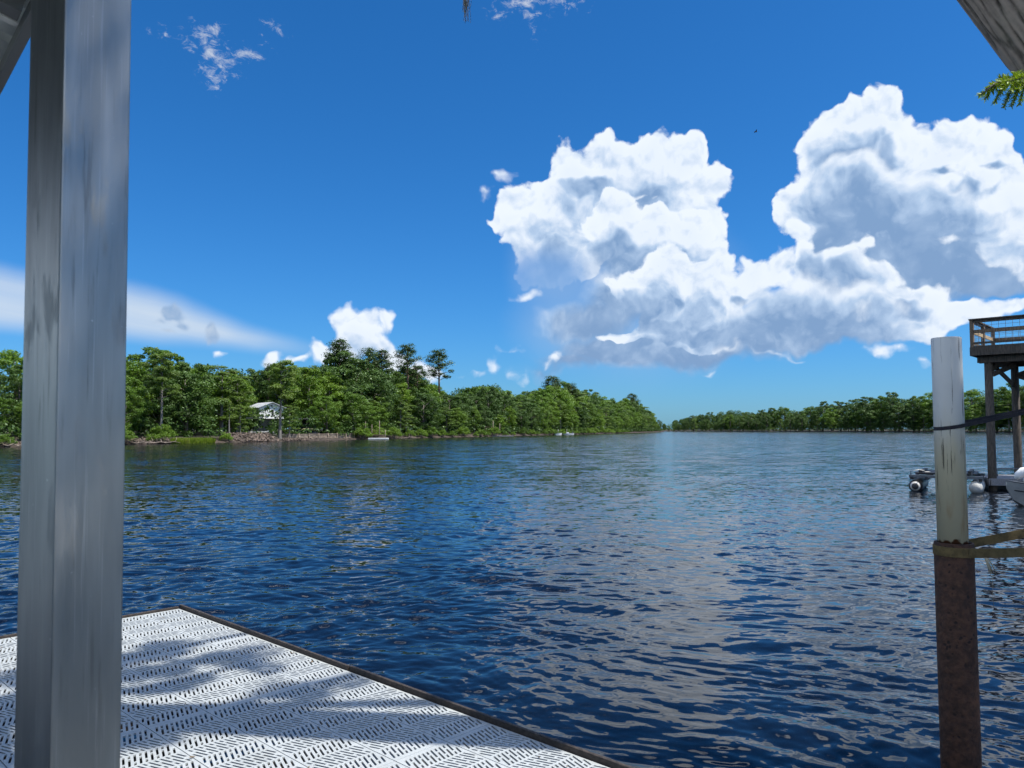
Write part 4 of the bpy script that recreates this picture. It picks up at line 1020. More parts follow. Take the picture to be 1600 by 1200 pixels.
row(LEFT, SKY_L, 17.0, 7.2, [('round', 4), ('dense', 3), ('tall', 2)], (0.78, 1.10), where_left, 'trees on the skyline of the left bank', sL0, sL1, 'on the skyline', skip=lambda X, o_, x, y: 396 < X < 490)
# pines that stand clear of the skyline
for (X, Y, dist, wd) in ((535, 535, 168, 1.2), (568, 547, 180, 1.0), (600, 551, 184, 1.2), (638, 543, 192, 1.0), (687, 551, 205, 1.1), (655, 575, 196, 1.2), (418, 572, 158, 0.9),
                      (868, 590, 292, 1.4), (893, 601, 310, 1.2), (985, 617, 470, 1.3)):
    p = at_depth(X, 600, dist); top = at_depth(X, Y, dist).z
    put('pine', p.x, p.y, 1.3, top - 1.3, f"tall ragged pine {where_left(X)}", 'tree', f"pines of the left bank, {where_left(X)}", wide=wd * 1.2)
# special trees
def shore_pt(X, Y, inl=0.5):
    p = at_z(X, Y, 0); return p.x - inl * 0.5, p.y + inl
x, y = shore_pt(251, 693); put('high_cypress', x, y, 0.0, 13.0, 'cypress with a pale bare trunk at the water left of the grass patch', 'tree', None, 0.8, 1)
x, y = shore_pt(359, 691.5, 1.2); put('snag', x, y, -0.1, 6.6, 'broken pale trunk wrapped in vines standing in the water', 'dead tree', None, 0.8)
x, y = shore_pt(438, 689.5); put('high_cypress', x, y, 0.0, 13.5, 'cypress at the water directly in front of the white house', 'tree', None, 0.9, 0)
x, y = shore_pt(455, 689, 1.5); put('cypress', x, y, 0.3, 6.0, 'small light green cypress at the right corner of the white house', 'tree', None, 1.0, 2)
x, y = shore_pt(497, 687, 7); put('tall', x, y, 0.5, 14.5, 'large bright green tree whose crown spreads right of the white house', 'tree', None, 1.1, 1)
x, y = shore_pt(366, 690, 7); put('round', x, y, 0.6, 8.0, 'rounded green tree touching the left side of the white house', 'tree', None, 0.85, 1)
# low growth along the water
def shrubs(P, s0, s1, step, off, hr, where, group, inland=1, skip=None):
    s = s0
    while s < s1:
        p, tdir = path_at(P, s); nrm = Vector((-tdir.y, tdir.x)) * inland; o_ = off * rng.uniform(0.5, 1.5)
        x, y = p.x + nrm.x * o_, p.y + nrm.y * o_; X, _ = to_px((x, y, 0)); s += step * rng.uniform(0.6, 1.5)
        if y < 20 or X < -100 or X > 1700 or (skip and skip(X)): continue
        h = rng.uniform(*hr)
        put('bush', x, y, 0.05, h * 1.8, f"low shore bush {where(X)}", 'bush', f"{group}, {where(X)}", wide=rng.uniform(0.75, 1.15))
shrubs(LEFT, sL0, s_at(LEFT, 985), 5.5, 0.35, (1.0, 2.6), where_left, 'bushes along the left shore', skip=lambda X: 268 < X < 334 or 362 < X < 446 or 450 < X < 545)
# ---- right bank: cypresses and others, individually in front, the wood behind as one mass
def where_right(X):
    return 'far along the right bank' if X < 1150 else 'mid way along the right bank' if X < 1300 else 'left of the white piling' if X < 1460 else 'behind the tall pier'
sR1, sR0 = s_at(RIGHT, 1035), s_at(RIGHT, 1680)
print('S', sL0, sL1, sR0, sR1)
row(RIGHT, SKY_R, 4.0, 8.5, [('cypress', 3), ('round', 4), ('dense', 4)], (0.42, 0.78), where_right, 'front trees of the right bank', sR0, sR1, 'at the water', inland=-1, wide=1.0, zb=0.8)
row(RIGHT, SKY_R, 13.0, 9.5, [('round', 4), ('dense', 4), ('cypress', 1)], (0.84, 1.02), where_right, 'skyline trees of the right bank', sR0, sR1, 'on the skyline', inland=-1, wide=0.95)
# ---- the woods behind, one mass per bank; shadow gaps put into darker leaf colour
def wood(P, T, rows, s0, s1, inland, name, label, mat, hf=(0.66, 0.93)):
    g_ = np.random.default_rng(3); parts = []
    for off in rows:
        s = s0
        while s < s1:
            p, tdir = path_at(P, s); nrm = Vector((-tdir.y, tdir.x)) * inland; s += 7.0 * rng.uniform(0.7, 1.3)
            x, y = p.x + nrm.x * off, p.y + nrm.y * off
            if y < 20: continue
            h, X = top_h(T, x, y, 1.0); h *= rng.uniform(*hf)
            if X < -150 or X > 1750 or (396 < X < 470 and off < 40 and inland > 0): continue
            n = 40; f = (np.arange(n) + g_.random(n)) / n; a = np.arange(n) * 2.4 + g_.random(n); q = 0.30 * h * np.sin(np.pi * np.clip(f * 0.85 + 0.1, 0, 1)) ** 0.6 * (0.5 + 0.5 * g_.random(n))
            C = np.c_[x + q * np.cos(a), y + q * np.sin(a), 1 + h * (0.06 + 0.88 * f)]
            parts.append(leaves(C, np.full(n, 0.105 * h), 0.8, 60, 0.30, g_))
    V, Q, A = merge(parts)
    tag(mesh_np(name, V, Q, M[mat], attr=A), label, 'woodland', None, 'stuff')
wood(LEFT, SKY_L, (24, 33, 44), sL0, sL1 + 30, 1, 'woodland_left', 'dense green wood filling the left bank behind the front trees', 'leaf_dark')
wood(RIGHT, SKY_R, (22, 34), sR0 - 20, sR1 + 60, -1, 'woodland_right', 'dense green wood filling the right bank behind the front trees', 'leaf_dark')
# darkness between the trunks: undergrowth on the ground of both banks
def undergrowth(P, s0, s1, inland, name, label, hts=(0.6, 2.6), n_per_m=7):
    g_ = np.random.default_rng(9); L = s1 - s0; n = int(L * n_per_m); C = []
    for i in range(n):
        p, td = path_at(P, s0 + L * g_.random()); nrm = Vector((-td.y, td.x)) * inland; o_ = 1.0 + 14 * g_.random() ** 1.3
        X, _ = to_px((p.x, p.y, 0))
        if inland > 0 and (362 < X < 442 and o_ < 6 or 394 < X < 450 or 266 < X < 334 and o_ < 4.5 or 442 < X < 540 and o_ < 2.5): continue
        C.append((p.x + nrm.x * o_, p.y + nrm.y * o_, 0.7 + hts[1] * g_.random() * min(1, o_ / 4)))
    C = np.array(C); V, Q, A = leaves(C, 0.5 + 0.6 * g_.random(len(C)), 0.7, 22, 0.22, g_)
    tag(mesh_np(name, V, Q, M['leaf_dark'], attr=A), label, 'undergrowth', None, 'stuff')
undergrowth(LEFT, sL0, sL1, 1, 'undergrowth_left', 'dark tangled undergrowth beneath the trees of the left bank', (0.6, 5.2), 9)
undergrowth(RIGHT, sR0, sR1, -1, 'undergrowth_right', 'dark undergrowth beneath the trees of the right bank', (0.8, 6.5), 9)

# ================================================================== things on the far left bank
# ---- bright marsh grass
g_ = np.random.default_rng(21); V = []; 
a = at_z(272, 693.3, 0); b = at_z(333, 692.2, 0)
n = 5200; f = g_.random(n); o_ = g_.random(n) * 3.4 * np.sin(np.pi * np.clip(f, 0.03, 0.97)) ** 0.5 - 0.5
d = (b - a); nx = Vector((-d.y, d.x, 0)).normalized()
bx_ = a.x + d.x * f + nx.x * o_; by_ = a.y + d.y * f + nx.y * o_
h = 0.35 + 0.5 * g_.random(n); th = g_.random(n) * 6.28; lx = np.cos(th); ly = np.sin(th); ln = 0.25 * g_.normal(size=(n, 2))
w_ = 0.05
V = np.stack([np.c_[bx_ - lx * w_, by_ - ly * w_, np.zeros(n)], np.c_[bx_ + lx * w_, by_ + ly * w_, np.zeros(n)], np.c_[bx_ + lx * .01 + ln[:, 0], by_ + ly * .01 + ln[:, 1], h], np.c_[bx_ - lx * .01 + ln[:, 0], by_ - ly * .01 + ln[:, 1], h]], 1).reshape(-1, 3)
M['grass'] = leaf_mat('grass_blades', (0.15, 0.22, 0.03), (0.30, 0.36, 0.06), 0.45, olive=(0.40, 0.36, 0.12))
tag(mesh_np('marsh_grass', V, np.arange(4 * n).reshape(-1, 4), M['grass'], attr=np.repeat(g_.random(n), 4)), 'patch of bright yellow green grass at the water edge', 'grass', None, 'stuff')

# ---- rocks and roots along the eroded bank
def rubble(X0, Y0, X1, Y1, n, name, label, kind_mat, size=(0.12, 0.34), depth=2.2, hgt=1.0):
    a = at_z(X0, Y0, 0); b = at_z(X1, Y1, 0); d = b - a; nx = Vector((-d.y, d.x, 0)).normalized(); q = MB()
    for i in range(n):
        f = rng.random(); o_ = rng.random() * depth; s = rng.uniform(*size)
        c = a + d * f + nx * o_ + Vector((0, 0, 0.02 + hgt * o_ / depth + rng.uniform(0, 0.15)))
        r = bmesh.ops.create_icosphere(q.bm, subdivisions=1, radius=s)
        rot = Matrix.Rotation(rng.uniform(0, 6), 4, Vector((rng.random(), rng.random(), rng.random() + .1)))
        for v in r['verts']:
            k = 0.75 + 0.5 * mnoise.noise(v.co * 3.0 / s * 0.35 + c); v.co = rot @ Vector((v.co.x * k * 1.3, v.co.y * k, v.co.z * k * 0.7)); v.co += c
    return tag(q.build(name, kind_mat), label, 'rocks', None, 'stuff')
rubble(364, 691.2, 436, 689.9, 520, 'riprap', 'brown broken rubble covering the bank below the white house', M['rock'], (0.10, 0.30), 2.6, 1.3)
rubble(446, 689.6, 500, 688, 150, 'riprap', 'pale stones at the foot of the old seawall', M['rock'], (0.08, 0.2), 0.8, 0.3)
rubble(198, 694.4, 262, 693.2, 160, 'riprap', 'dark reddish clods on the eroded bank right of the aluminium post', M['rock'], (0.1, 0.3), 1.8, 0.7)
rubble(-20, 698.5, 45, 697.2, 130, 'riprap', 'reddish clods on the eroded bank left of the aluminium post', M['rock'], (0.1, 0.3), 1.8, 0.7)
def driftwood(X, Y, L, ang_, label, pale=True):
    p = at_z(X, Y, 0); q = MB(); c = math.cos(ang_); s = math.sin(ang_)
    pts = [Vector((p.x + c * L * (f - .5), p.y + s * L * (f - .5) + 0.3, 0.12 + 0.22 * math.sin(f * 5 + X) ** 2)) for f in (0, .25, .5, .75, 1)]
    q.tube(pts, [0.09, 0.08, 0.07, 0.05, 0.02], 7)
    for f in (1, 2, 3): e = Vector((rng.uniform(-.5, .5), rng.uniform(-.2, .4), rng.uniform(.3, .8))); q.tube([pts[f], pts[f] + e * .6 + Vector((.1, 0, 0)), pts[f] + e], [0.04, 0.03, 0.01], 5)
    tag(q.build('driftwood', M['root']), label, 'driftwood')
driftwood(262, 693.6, 3.2, 0.2, 'pale forked branch lying at the left end of the grass patch')
driftwood(222, 694.4, 3.6, -0.1, 'long pale root washed bare, just right of the aluminium post')
driftwood(243, 694.0, 2.4, 0.3, 'short pale root at the foot of the bare trunked cypress')
driftwood(18, 698.6, 2.2, 0.1, 'pinkish branch at the water left of the aluminium post')
driftwood(452, 689.2, 2.6, 0.9, 'tangle of pale roots at the left end of the seawall')
driftwood(640, 685.2, 3.0, 0.2, 'pale branch at the water right of the small landing')
driftwood(400, 690.3, 3.0, 0.1, 'broken branch among the rubble below the white house')

# ---- old timber seawall
q_a = at_z(449, 688.9, 0); q_b = at_z(556, 686.4, 0); d = (q_b - q_a); L = d.length; u = d.normalized(); nb = Vector((-u.y, u.x, 0))
sw = empty('seawall', (q_a.x, q_a.y, 0), math.atan2(u.y, u.x)); tag(sw, 'low weathered timber seawall right of the white house', 'seawall')
q = MB()
k = 0.0
while k < L:
    q.box((k + 0.14, 0.30, 0.50 + rng.uniform(-.03, .03)), (0.27, 0.05, 1.3)); k += 0.28
q.build('sheet_boards', M['seawall'], sw)
q = MB(); q.beam((0, 0.24, 1.12), (L, 0.24, 1.12), 0.07, 0.15); q.build('wale', M['seawall'], sw); q = MB(); q.beam((0, 0.24, 0.42), (L, 0.24, 0.42), 0.07, 0.15); q.build('wale', M['seawall'], sw)
for i in range(8):
    q = MB(); q.tube([(0.4 + i * (L - .8) / 7, 0.12, -1), (0.4 + i * (L - .8) / 7, 0.12, 1.32)], 0.09, 8); q.build('post', M['seawall'], sw)

# ---- white house with a metal roof over an open lower storey
hc = at_depth(424, 650, 144.0)
hs = empty('river_house', (hc.x, hc.y, 0.9), R(38)); tag(hs, 'white gabled house with a metal roof on an open dark lower storey, among trees', 'house')
Wd, Ln, z1, z2, zp = 4.6, 7.0, at_depth(420, 653, 146).z - 0.9, at_depth(420, 637, 146).z - 0.9, at_depth(420, 629.5, 146).z - 0.9
def hp(name, mat, fn, parent=hs): q = MB(); fn(q); return q.build(name, mat, parent)
M['siding'] = simple('white_siding', (0.74, 0.77, 0.78), (0.84, 0.86, 0.86), 1.5, rough=0.6)
M['shade_siding'] = simple('shaded_siding', (0.22, 0.24, 0.25), (0.32, 0.34, 0.35), 1.5, rough=0.7)  # siding darkened in its colour for the shade under the house
hw = Wd / 2
hp('upper_wall', M['siding'], lambda q: q.prism([(-hw, 0, z1), (hw, 0, z1), (hw, 0, z2), (0, 0, zp), (-hw, 0, z2)], (0, Ln, 0)))
win = hp('window', M['white_paint'], lambda q: (q.box((0.25, -0.02, (z1 + z2) / 2 - 0.05), (0.52, 0.05, 1.25)),))
hp('pane', M['black'], lambda q: q.box((0.25, -0.055, (z1 + z2) / 2 - 0.05), (0.36, 0.02, 1.1)), win)
for yy in (0.75, 1.45):
    win = hp('window', M['white_paint'], lambda q: q.box((-hw - 0.02, yy, (z1 + z2) / 2 + 0.05), (0.05, 0.42, 1.0))); hp('pane', M['black'], lambda q: q.box((-hw - 0.05, yy, (z1 + z2) / 2 + 0.05), (0.02, 0.30, 0.86)), win)
hp('gable_vent', M['black'], lambda q: q.box((0.0, -0.02, zp - 0.62), (0.36, 0.05, 0.30)))
hp('lamp', M['black'], lambda q: q.box((-0.7, -0.12, z1 + 0.42), (0.42, 0.22, 0.2)))
M['tin'] = simple('tin_roof', (0.62, 0.63, 0.64), (0.78, 0.78, 0.78), 1.0, rough=0.35, metal=0.3)
for s in (-1, 1):
    sl_ = (zp - z2) / hw
    hp('roof', M['tin'], lambda q: q.prism([(0, -0.5, zp + 0.02), (s * (hw + .45), -0.5, z2 - 0.45 * sl_ + 0.02), (s * (hw + .45), -0.5, z2 - 0.45 * sl_ + 0.10), (0, -0.5, zp + 0.10)], (0, Ln + 0.9, 0)))
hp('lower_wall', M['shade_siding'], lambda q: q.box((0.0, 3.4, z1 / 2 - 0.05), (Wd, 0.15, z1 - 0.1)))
hp('floor_beam', M['white_paint'], lambda q: q.box((0, Ln / 2, z1 - 0.09), (Wd + 0.2, Ln + 0.2, 0.16)))
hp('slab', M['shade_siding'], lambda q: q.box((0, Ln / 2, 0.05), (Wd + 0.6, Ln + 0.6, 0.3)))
for (x_, y_) in ((-hw + .1, .1), (0, .1), (hw - .1, .1), (-hw + .1, 3.2), (hw - .1, 3.2)): hp('support_post', M['black'], lambda q: q.box((x_, y_, z1 / 2 - .1), (0.18, 0.18, z1 - 0.16)))
# boat on its trailer under the house, plastic chairs
bt = empty('parked_skiff', (hc.x - 1.6, hc.y - 2.6, 1.25), R(8)); tag(bt, 'pale skiff parked under the white house', 'boat')
q = MB(); q.prism([(-1.6, -0.5, 0.0), (1.0, -0.5, 0.0), (1.9, 0, 0.1), (1.0, 0.5, 0.0), (-1.6, 0.5, 0.0)], (0, 0, 0.38)); q.build('hull', M['white_paint'], bt)
q = MB(); q.box((-0.2, 0, 0.41), (2.0, 0.5, 0.06)); q.build('seat', M['grey_board'], bt)
q = MB(); q.beam((-1.4, 0, -0.12), (2.2, 0, -0.12), 0.5, 0.1); q.build('cradle', M['dark_metal'], bt)
for i_, (X_, Y_, D_, k_, lab_) in enumerate(((404, 572, 160, 'dense', 'dark tree rising behind the left part of the white house'), (424, 570, 163, 'round', 'green tree rising right behind the roof of the white house'), (444, 569, 161, 'dense', 'dark tree rising behind the right corner of the white house'), (462, 571, 164, 'tall', 'bright tree behind the blue shed'))):
    p = at_depth(X_, 600, D_); put(k_, p.x, p.y, 1.0, at_depth(X_, Y_, D_).z - 1.0, lab_, 'tree', None, 1.0)
# ---- dark blue shed right of it
sc_ = at_depth(478, 662, 152.0); sh = empty('blue_shed', (sc_.x, sc_.y, 0.9), R(10)); tag(sh, 'dark blue open shed with a flat grey roof in the shade of the trees', 'shed')
zt = at_depth(478, 655, 152).z - 0.9
hp('wall', M['dark_blue'], lambda q: q.box((0, 1.4, zt / 2), (4.0, 0.12, zt)), sh); hp('wall', M['dark_blue'], lambda q: q.box((-1.95, 0.4, zt / 2), (0.1, 2.0, zt)), sh)
hp('roof', M['dull_roof'], lambda q: q.box((0.2, 0.5, zt + 0.08), (4.8, 3.2, 0.14)), sh)
for x_ in (-1.9, 0.2, 2.3): hp('support_post', M['dull_roof'], lambda q: q.box((x_, -0.9, zt / 2), (0.12, 0.12, zt)), sh)
# ---- overturned canoe, yellow bush
cp = at_depth(484, 674, 146.0); cn = MB(); cn.tube([(cp.x - 1.9, cp.y, 1.75), (cp.x - 1.2, cp.y, 1.95), (cp.x, cp.y, 2.0), (cp.x + 1.2, cp.y, 1.9), (cp.x + 1.9, cp.y, 1.65)], [0.03, 0.28, 0.38, 0.28, 0.03], 12, squash=0.6)
M['canoe'] = simple('yellow_canoe', (0.34, 0.34, 0.16), (0.48, 0.46, 0.24), 2.0, rough=0.5)
tag(cn.build('canoe', M['canoe']), 'dull yellow overturned canoe on the bank below the blue shed', 'canoe')
p = at_depth(529, 674, 150.0); o = put('bush', p.x, p.y, 0.7, 3.0, 'yellowish bush above the right end of the seawall', 'bush', None, 0.8, 1)

# ---- small landing with thin poles and a white float
lp = at_z(588, 686.3, 0); ld = empty('small_landing', (lp.x, lp.y, 0), R(10)); tag(ld, 'small brown wooden landing with thin poles beside a white float', 'landing')
def lpt(name, mat, fn): q = MB(); fn(q); return q.build(name, mat, ld)
lpt('deck', M['bark_brown'], lambda q: q.box((-1.0, 1.8, 0.85), (5.6, 1.8, 0.12))); lpt('handrail', M['bark_brown'], lambda q: (q.beam((-1.6, 1.0, 1.85), (1.8, 1.0, 1.85), 0.06, 0.08), q.beam((-1.6, 1.0, 1.4), (1.8, 1.0, 1.4), 0.05, 0.06)))
for x_, h_ in ((-3.6, 1.2), (-2.2, 3.6), (-0.9, 3.0), (0.6, 3.7), (1.8, 1.9)): lpt('pole', M['seawall'], lambda q: q.tube([(x_, 0.9, -1), (x_, 0.9, h_)], 0.065, 7))
wf = empty('white_float', (lp.x + 0.6, lp.y - 1.0, 0), R(5)); tag(wf, 'white floating dock section at the foot of the small landing', 'float')
q = MB(); q.box((0, 0, 0.14), (4.0, 1.5, 0.24), bevel=0.05); q.build('deck', M['white_paint'], wf); q = MB(); q.box((0, 0, -0.05), (3.6, 1.3, 0.14)); q.build('hull', M['dark_metal'], wf)
# ---- ladder stage further along
tp = at_z(765, 681.8, 0); ts_ = empty('ladder_stage', (tp.x, tp.y, 0), R(12)); tag(ts_, 'brown wooden stage with a pale slanting ladder and two tall poles at the water', 'stage')
def tpt(name, mat, fn): q = MB(); fn(q); return q.build(name, mat, ts_)
tpt('platform', M['bark_brown'], lambda q: (q.box((0.4, 1.2, 1.5), (3.4, 1.4, 0.14)), q.beam((-1.3, 0.5, 2.6), (2.0, 0.5, 2.6), 0.07, 0.12)))
for x_ in (-1.2, 0.4, 2.0): tpt('post', M['bark_brown'], lambda q: q.beam((x_, 0.6, -0.5), (x_, 0.6, 2.7), 0.14, 0.14))
tpt('ladder', M['seawall'], lambda q: (q.beam((-2.2, 0.0, -0.2), (-0.8, 0.3, 1.9), 0.08, 0.12), q.beam((-2.0, 0.5, -0.2), (-0.6, 0.8, 1.9), 0.08, 0.12), *[q.beam((-2.2 + 1.4 * f, 0.05 + .3 * f, -0.2 + 2.1 * f), (-2.0 + 1.4 * f, 0.5 + .3 * f, -0.2 + 2.1 * f), 0.06, 0.06) for f in (.2, .4, .6, .8)]))
for x_, h_ in ((1.0, 4.4), (2.9, 3.6)): tpt('pole', M['seawall'], lambda q: q.tube([(x_, 0.1, -1), (x_, 0.1, h_)], 0.09, 8))
tpt('low_float', M['grey_board'], lambda q: q.box((3.6, -0.6, 0.1), (6.0, 1.3, 0.22)))
# ---- white boats moored under the trees
def small_boat(X, Y, L, rz, label, cat='boat'):
    p = at_z(X, Y, 0); b = empty('moored_boat', (p.x, p.y, 0), rz); tag(b, label, cat)
    V = []; secs = [(-.5, .18, .16, .55, .0), (-.45, .19, .17, .5, -.1), (0, .20, .17, .5, -.1), (.3, .15, .11, .58, -.08), (.5, .01, .005, .72, .2)]
    for (x, g1, c1, zg, zc) in secs: V += [(x * L, -g1 * L, zg), (x * L, -c1 * L, zc), (x * L, c1 * L, zc), (x * L, g1 * L, zg)]
    Q = [(4 * i + j, 4 * i + 4 + j, 4 * i + 5 + j, 4 * i + 1 + j) for i in range(4) for j in range(4) if j < 3] + [(0, 1, 2, 3), (3, 7, 4, 0)]
    mesh_np('hull', V, Q, M['white_paint'], b)
    q = MB(); q.box((-0.02 * L, 0, 0.62), (0.22 * L, 0.16 * L, 0.5), bevel=0.06); q.build('console', M['white_paint'], b)
    q = MB(); q.box((-0.47 * L, 0, 0.72), (0.08 * L, 0.06 * L, 0.6), bevel=0.05); q.build('outboard', M['dark_metal'], b)
    q = MB(); q.tube([(0.02 * L, 0, 0.7), (0.02 * L, 0, 1.9)], 0.04, 6); q.build('mast', M['white_paint'], b)
small_boat(886, 679.4, 4.6, R(200), 'white motor boat moored beneath the trees of the left bank')
small_boat(872, 679.7, 2.6, R(20), 'tiny pale boat just left of the white motor boat')
# ---- a flying bird, far off
p = at_depth(1181, 206, 90.0); bd = MB()
bd.tube([p + Vector(v) for v in ((-.22, 0, 0), (-.12, 0, .01), (0, 0, .02), (.12, 0, .01), (.2, 0, .02))], [0.01, 0.05, 0.06, 0.045, 0.012], 8)
for s in (-1, 1): bd.prism([p + Vector(v) for v in ((-.07, s * .04, .02), (.08, s * .04, .02), (.03, s * .3, .12), (-.03, s * .55, .08), (-.08, s * .3, .12))], (0, 0, 0.012))
M['bird'] = simple('dark_feathers', (0.03, 0.03, 0.03), (0.06, 0.06, 0.06), 5.0)
tag(bd.build('bird', M['bird']), 'tiny dark bird flying between the two big clouds', 'bird')

# ================================================================== the big tree over the viewer: leaning trunk, moss, sprig
ob = empty('overhanging_tree', (at_depth(1760, 300, 4.2).x, 4.2, 0.0))
tag(ob, 'leaning tree trunk with furrowed grey bark and a green sprig in the top right corner', 'tree')
m, t, b = material('furrowed_bark')
at = t.n.new('ShaderNodeAttribute'); at.attribute_name = 'tint'
p_ = coords(t); n1 = t.noise(p_, 26.0, 6, 0.7); n2 = t.noise(p_, 5.0, 4, 0.6)
c = t.mix(t.step(t.m('ADD', at.outputs['Fac'], t.m('MULTIPLY', t.m('SUBTRACT', n1, .5), .55)), 0.15, 0.8), (0.045, 0.036, 0.028), (0.34, 0.285, 0.235))
c = t.mix(t.m('MULTIPLY', t.step(n2, .5, .7), .35), c, (0.16, 0.18, 0.13)); t.l.new(c, b.inputs['Base Color']); b.inputs['Roughness'].default_value = 0.95
bq = t.n.new('ShaderNodeBump'); bq.inputs['Distance'].default_value = 0.006; t.l.new(n1, bq.inputs['Height']); t.l.new(bq.outputs[0], b.inputs['Normal'])
M['bigbark'] = m
RB = 0.20
Pa = at_depth(1500, 0, 3.4); Pb = at_depth(1600, 130, 3.4)   # the visible lower edge of the trunk
dT = (Pb - Pa).normalized(); side_ = Vector((0.79, 0, 0.61)); side_ = (side_ - dT * side_.dot(dT)).normalized()
ax0 = Pa + side_ * (RB + 0.045); 
def ax(s): return ax0 + dT * s + Vector((0.10 * (s / 2.5) ** 2 * (-1 if s < 0 else 1) * 0, 0, 0))
S = np.linspace(-3.2, 5.6, 480); K = 230; T1 = side_; T2 = dT.cross(side_).normalized(); Vv = []; Av = []
for s in S:
    c0 = ax(s); r0 = RB * (1 + 0.045 * s) 
    for k in range(K):
        a = 2 * math.pi * k / K
        cx, cyy = math.cos(a), math.sin(a)
        fur = mnoise.noise(Vector((cx * 6.5, cyy * 6.5, s * 4.6 + 0.7 * mnoise.noise(Vector((cx * 2, cyy * 2, s * 1.5))))))
        fur2 = mnoise.noise(Vector((cx * 17, cyy * 17, s * 7.0)))
        h = 1 - abs(fur) * 2.6; h = max(0, h)          # ridged: dark grooves where the noise crosses zero
        hh_ = (1 - h ** 2) * 0.42 + 0.58 * (fur2 * .5 + .5)
        rr = r0 + 0.012 * hh_ - 0.008; p = c0 + (T1 * cx + T2 * cyy) * rr; Vv.append(tuple(p)); Av.append(hh_)
idx = np.arange(len(Vv)).reshape(len(S), K); nx_ = np.roll(idx, -1, axis=1)
Qv = np.stack([idx[:-1], nx_[:-1], nx_[1:], idx[1:]], -1).reshape(-1, 4)
o = mesh_np('trunk', Vv, Qv, M['bigbark'], smooth=True, attr=Av); under(o, ob)
# limbs above the view; they throw the soft bands of shade on the dock
q = MB(); L1 = ax(-3.1)
limb_c = []; limb_r = []
def shadow_line(u0, v0, u1, v1, H):
    """two points on the dock lifted along the sunlight to height H"""
    return [dk(u, v) + sun_dir * (H / sun_dir.z) for u, v in ((u0, v0), (u1, v1))]
for (u, v0, v1, H, r_) in ((1.10, -1.2, 3.5, 7.8, 0.05), (1.42, 0.0, 3.5, 7.8, 0.05), (1.75, 0.3, 3.5, 7.7, 0.06), (2.42, -0.6, 3.5, 7.7, 0.06), (3.9, 0.9, 3.4, 7.6, 0.05), (4.9, 0.4, 3.4, 7.6, 0.08)):
    a_, b_ = shadow_line(u + 0.10, v0, u - 0.05, v1, H)
    mid = (a_ + b_) / 2 + Vector((0, 0, 0.12)); q.tube([b_, mid, a_], [r_ * 1.3, r_, r_ * 0.35], 7)
    for k in range(26):
        f = rng.random(); c_ = a_ + (b_ - a_) * f + Vector((rng.uniform(-.12, .12), rng.uniform(-.12, .12), rng.uniform(-.15, .12))); limb_c.append(c_); limb_r.append(rng.uniform(0.09, 0.19))
P1, P2 = dk(0.9, 3.6) + sun_dir * (7.9 / sun_dir.z), dk(5.2, 3.4) + sun_dir * (7.6 / sun_dir.z)
q.tube([P1, (P1 + P2) / 2 + Vector((0, 0, .1)), P2, (P2 + L1) / 2 + Vector((0, -2.0, 1.5)), L1], [0.06, 0.09, 0.12, 0.14, 0.16], 9, cap=False)
# leaf clumps added out of view to shade the post and the piling
for tgt, n_, spread, H in ((Vector((pc.x, pc.y, EYE + 0.2)), 34, 0.75, 4.8), (Vector((pb.x, pb.y, EYE - 0.3)), 46, 0.95, 5.2), (Vector((pb.x, pb.y, EYE - 1.2)), 30, 0.8, 6.2)):
    base = tgt + sun_dir * (H / sun_dir.z)
    q.tube([L1, (L1 + base) / 2 + Vector((0.6, 0, .5)), base], [0.05, 0.035, 0.02], 7, cap=False)
    for k in range(n_): limb_c.append(base + Vector((rng.gauss(0, spread * .6), rng.gauss(0, spread * .6), rng.gauss(0, .35)))); limb_r.append(rng.uniform(0.2, 0.38))
under(q.build('limb', M['bark']), ob)
g_ = np.random.default_rng(31)
V = leaves(np.array([tuple(c) for c in limb_c]), np.array(limb_r), 0.8, 120, 0.035, g_)
under(mesh_np('crown', V[0], V[1], M['leaf_mid'], attr=V[2]), ob)
# the sprig: feathery drooping twigs
M['sprig'] = leaf_mat('sprig_leaf', (0.20, 0.30, 0.015), (0.42, 0.50, 0.03), 0.5, olive=(0.05, 0.09, 0.03))
q = MB(); Vs = []; As = []
def needle_twig(p0, p1, droop, dens, ln, shade):
    p0 = Vector(p0); p1 = Vector(p1); n = int((p1 - p0).length / dens); pts = []
    for i in range(n + 1):
        f = i / max(1, n); pts.append(p0 + (p1 - p0) * f + Vector((0, 0, -droop * f * f)))
    q.tube(pts[::max(1, n // 5)] + [pts[-1]], 0.0014, 4)
    for i, c in enumerate(pts[:-1]):
        d = (pts[i + 1] - c).normalized()
        for s in (-1, 1):
            for kk2 in range(2):
                u_ = d.cross(Vector((0, 1, 0.2))).normalized() * s; dirn = (d * 0.75 + u_ * 0.8 + Vector((rng.uniform(-.3, .3), rng.uniform(-.8, .8), rng.uniform(-.3, .1)))).normalized()
                w2 = dirn.cross(Vector((rng.uniform(-1, 1), 1, rng.uniform(-1, 1)))).normalized() * 0.0022; e = c + dirn * ln * rng.uniform(.6, 1.1) * (1 - .45 * i / len(pts))
                Vs.extend([tuple(c - w2), tuple(c + w2), tuple(e + w2 * .4), tuple(e - w2 * .4)]); As.extend([shade * rng.uniform(.6, 1.1)] * 4)
YD = 2.75
def sp(x, y, dy=0.0): return at_depth(x, y, YD + dy)
stem = [sp(1640, 118), sp(1610, 120), sp(1580, 123), sp(1555, 130), sp(1532, 148)]
q.tube(stem, [0.006, 0.005, 0.004, 0.003, 0.0015], 6)
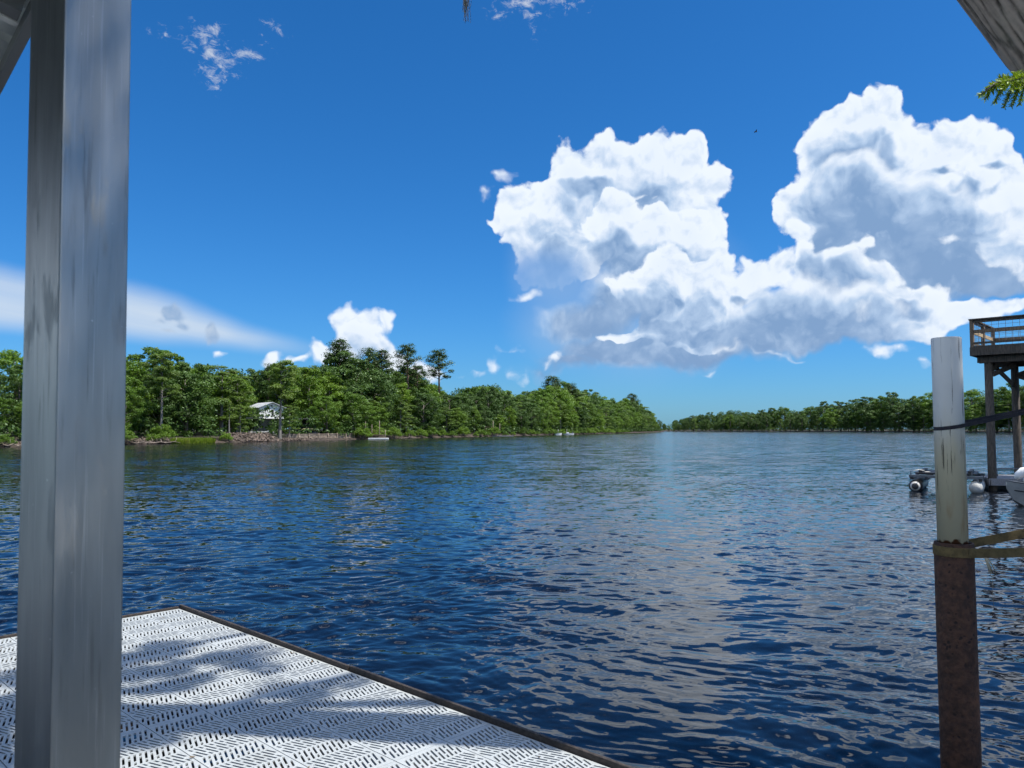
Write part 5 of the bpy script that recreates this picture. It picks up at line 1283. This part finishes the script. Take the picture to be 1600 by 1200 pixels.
for (x0, y0, x1, y1, dr, sh_) in ((1600, 121, 1560, 117, .01, 1), (1612, 119, 1572, 128, .0, 1), (1590, 122, 1546, 128, .01, .9), (1580, 123, 1540, 139, .0, .9), (1570, 126, 1528, 150, 0, .8), (1562, 128, 1538, 152, .01, .5), (1575, 124, 1553, 158, .01, .25),
                                (1588, 124, 1567, 165, .01, .2), (1597, 123, 1580, 163, .01, .2), (1606, 124, 1592, 161, .01, .25), (1615, 124, 1604, 164, .01, .3), (1598, 120, 1585, 112, 0, 1), (1610, 118, 1600, 136, 0, .9), (1590, 122, 1580, 142, 0, .7), (1600, 121, 1592, 140, 0, .8), (1577, 125, 1566, 140, 0, .8)):
    needle_twig(sp(x0, y0, rng.uniform(-.04, .04)), sp(x1, y1, rng.uniform(-.06, .06)), dr, 0.0045, 0.026, sh_)
q.tube([ax(0.9), ax(0.9) * 0.5 + stem[0] * 0.5 + Vector((0, 0, -.03)), stem[0]], [0.018, 0.012, 0.006], 7)
under(q.build('twig', M['bark']), ob)
under(mesh_np('sprig', Vs, np.arange(len(Vs)).reshape(-1, 4), M['sprig'], attr=np.clip(As, 0, 1)), ob)
# hanging moss at the top edge
q = MB(); c0 = at_depth(728, -60, 4.0); M['moss'] = simple('spanish_moss', (0.10, 0.095, 0.075), (0.26, 0.25, 0.21), 90.0, rough=1.0)
zend = at_depth(728, 38, 4.0).z
for k in range(46):
    a = c0 + Vector((rng.gauss(0, .008), rng.gauss(0, .012), 0)); L = (c0.z - zend) * rng.uniform(.5, 1.0); pts = [a]; x_ = 0; 
    for i in range(1, 13): f = i / 12; x_ += rng.uniform(-.0045, .0045); pts.append(a + Vector((x_, rng.uniform(-.004, .004), -L * f)))
    q.tube(pts, 0.0011, 4)
q.tube([c0 + Vector((0, 0, -.02)), L1], 0.012, 6)
tag(q.build('spanish_moss', M['moss']), 'thin strand of dried moss hanging from the top edge of the view', 'moss')

# first copies that were never placed
for P_ in PROTO.values():
    for o in P_:
        if o.name not in used:
            for ch in list(o.children): bpy.data.objects.remove(ch)
            bpy.data.objects.remove(o)
# labels that several neighbours share are told apart by their order from the left
bpy.context.view_layer.update()
by = {}
for o in col.objects:
    if o.parent is None and o.get('category') and o.get('group'): by.setdefault(o['label'], []).append(o)
ORD = ('first', 'second', 'third', 'fourth', 'fifth', 'sixth', 'seventh', 'eighth', 'ninth', 'tenth', 'eleventh', 'twelfth', 'thirteenth', 'fourteenth', 'fifteenth', 'sixteenth', 'seventeenth', 'eighteenth', 'nineteenth', 'twentieth')
for lab, os_ in by.items():
    if len(os_) > 1:
        os_.sort(key=lambda o: to_px(o.location)[0])
        for i, o in enumerate(os_):
            o['label'] = lab + (', ' + ORD[i] + ' from left' if i < 20 else ', furthest right')
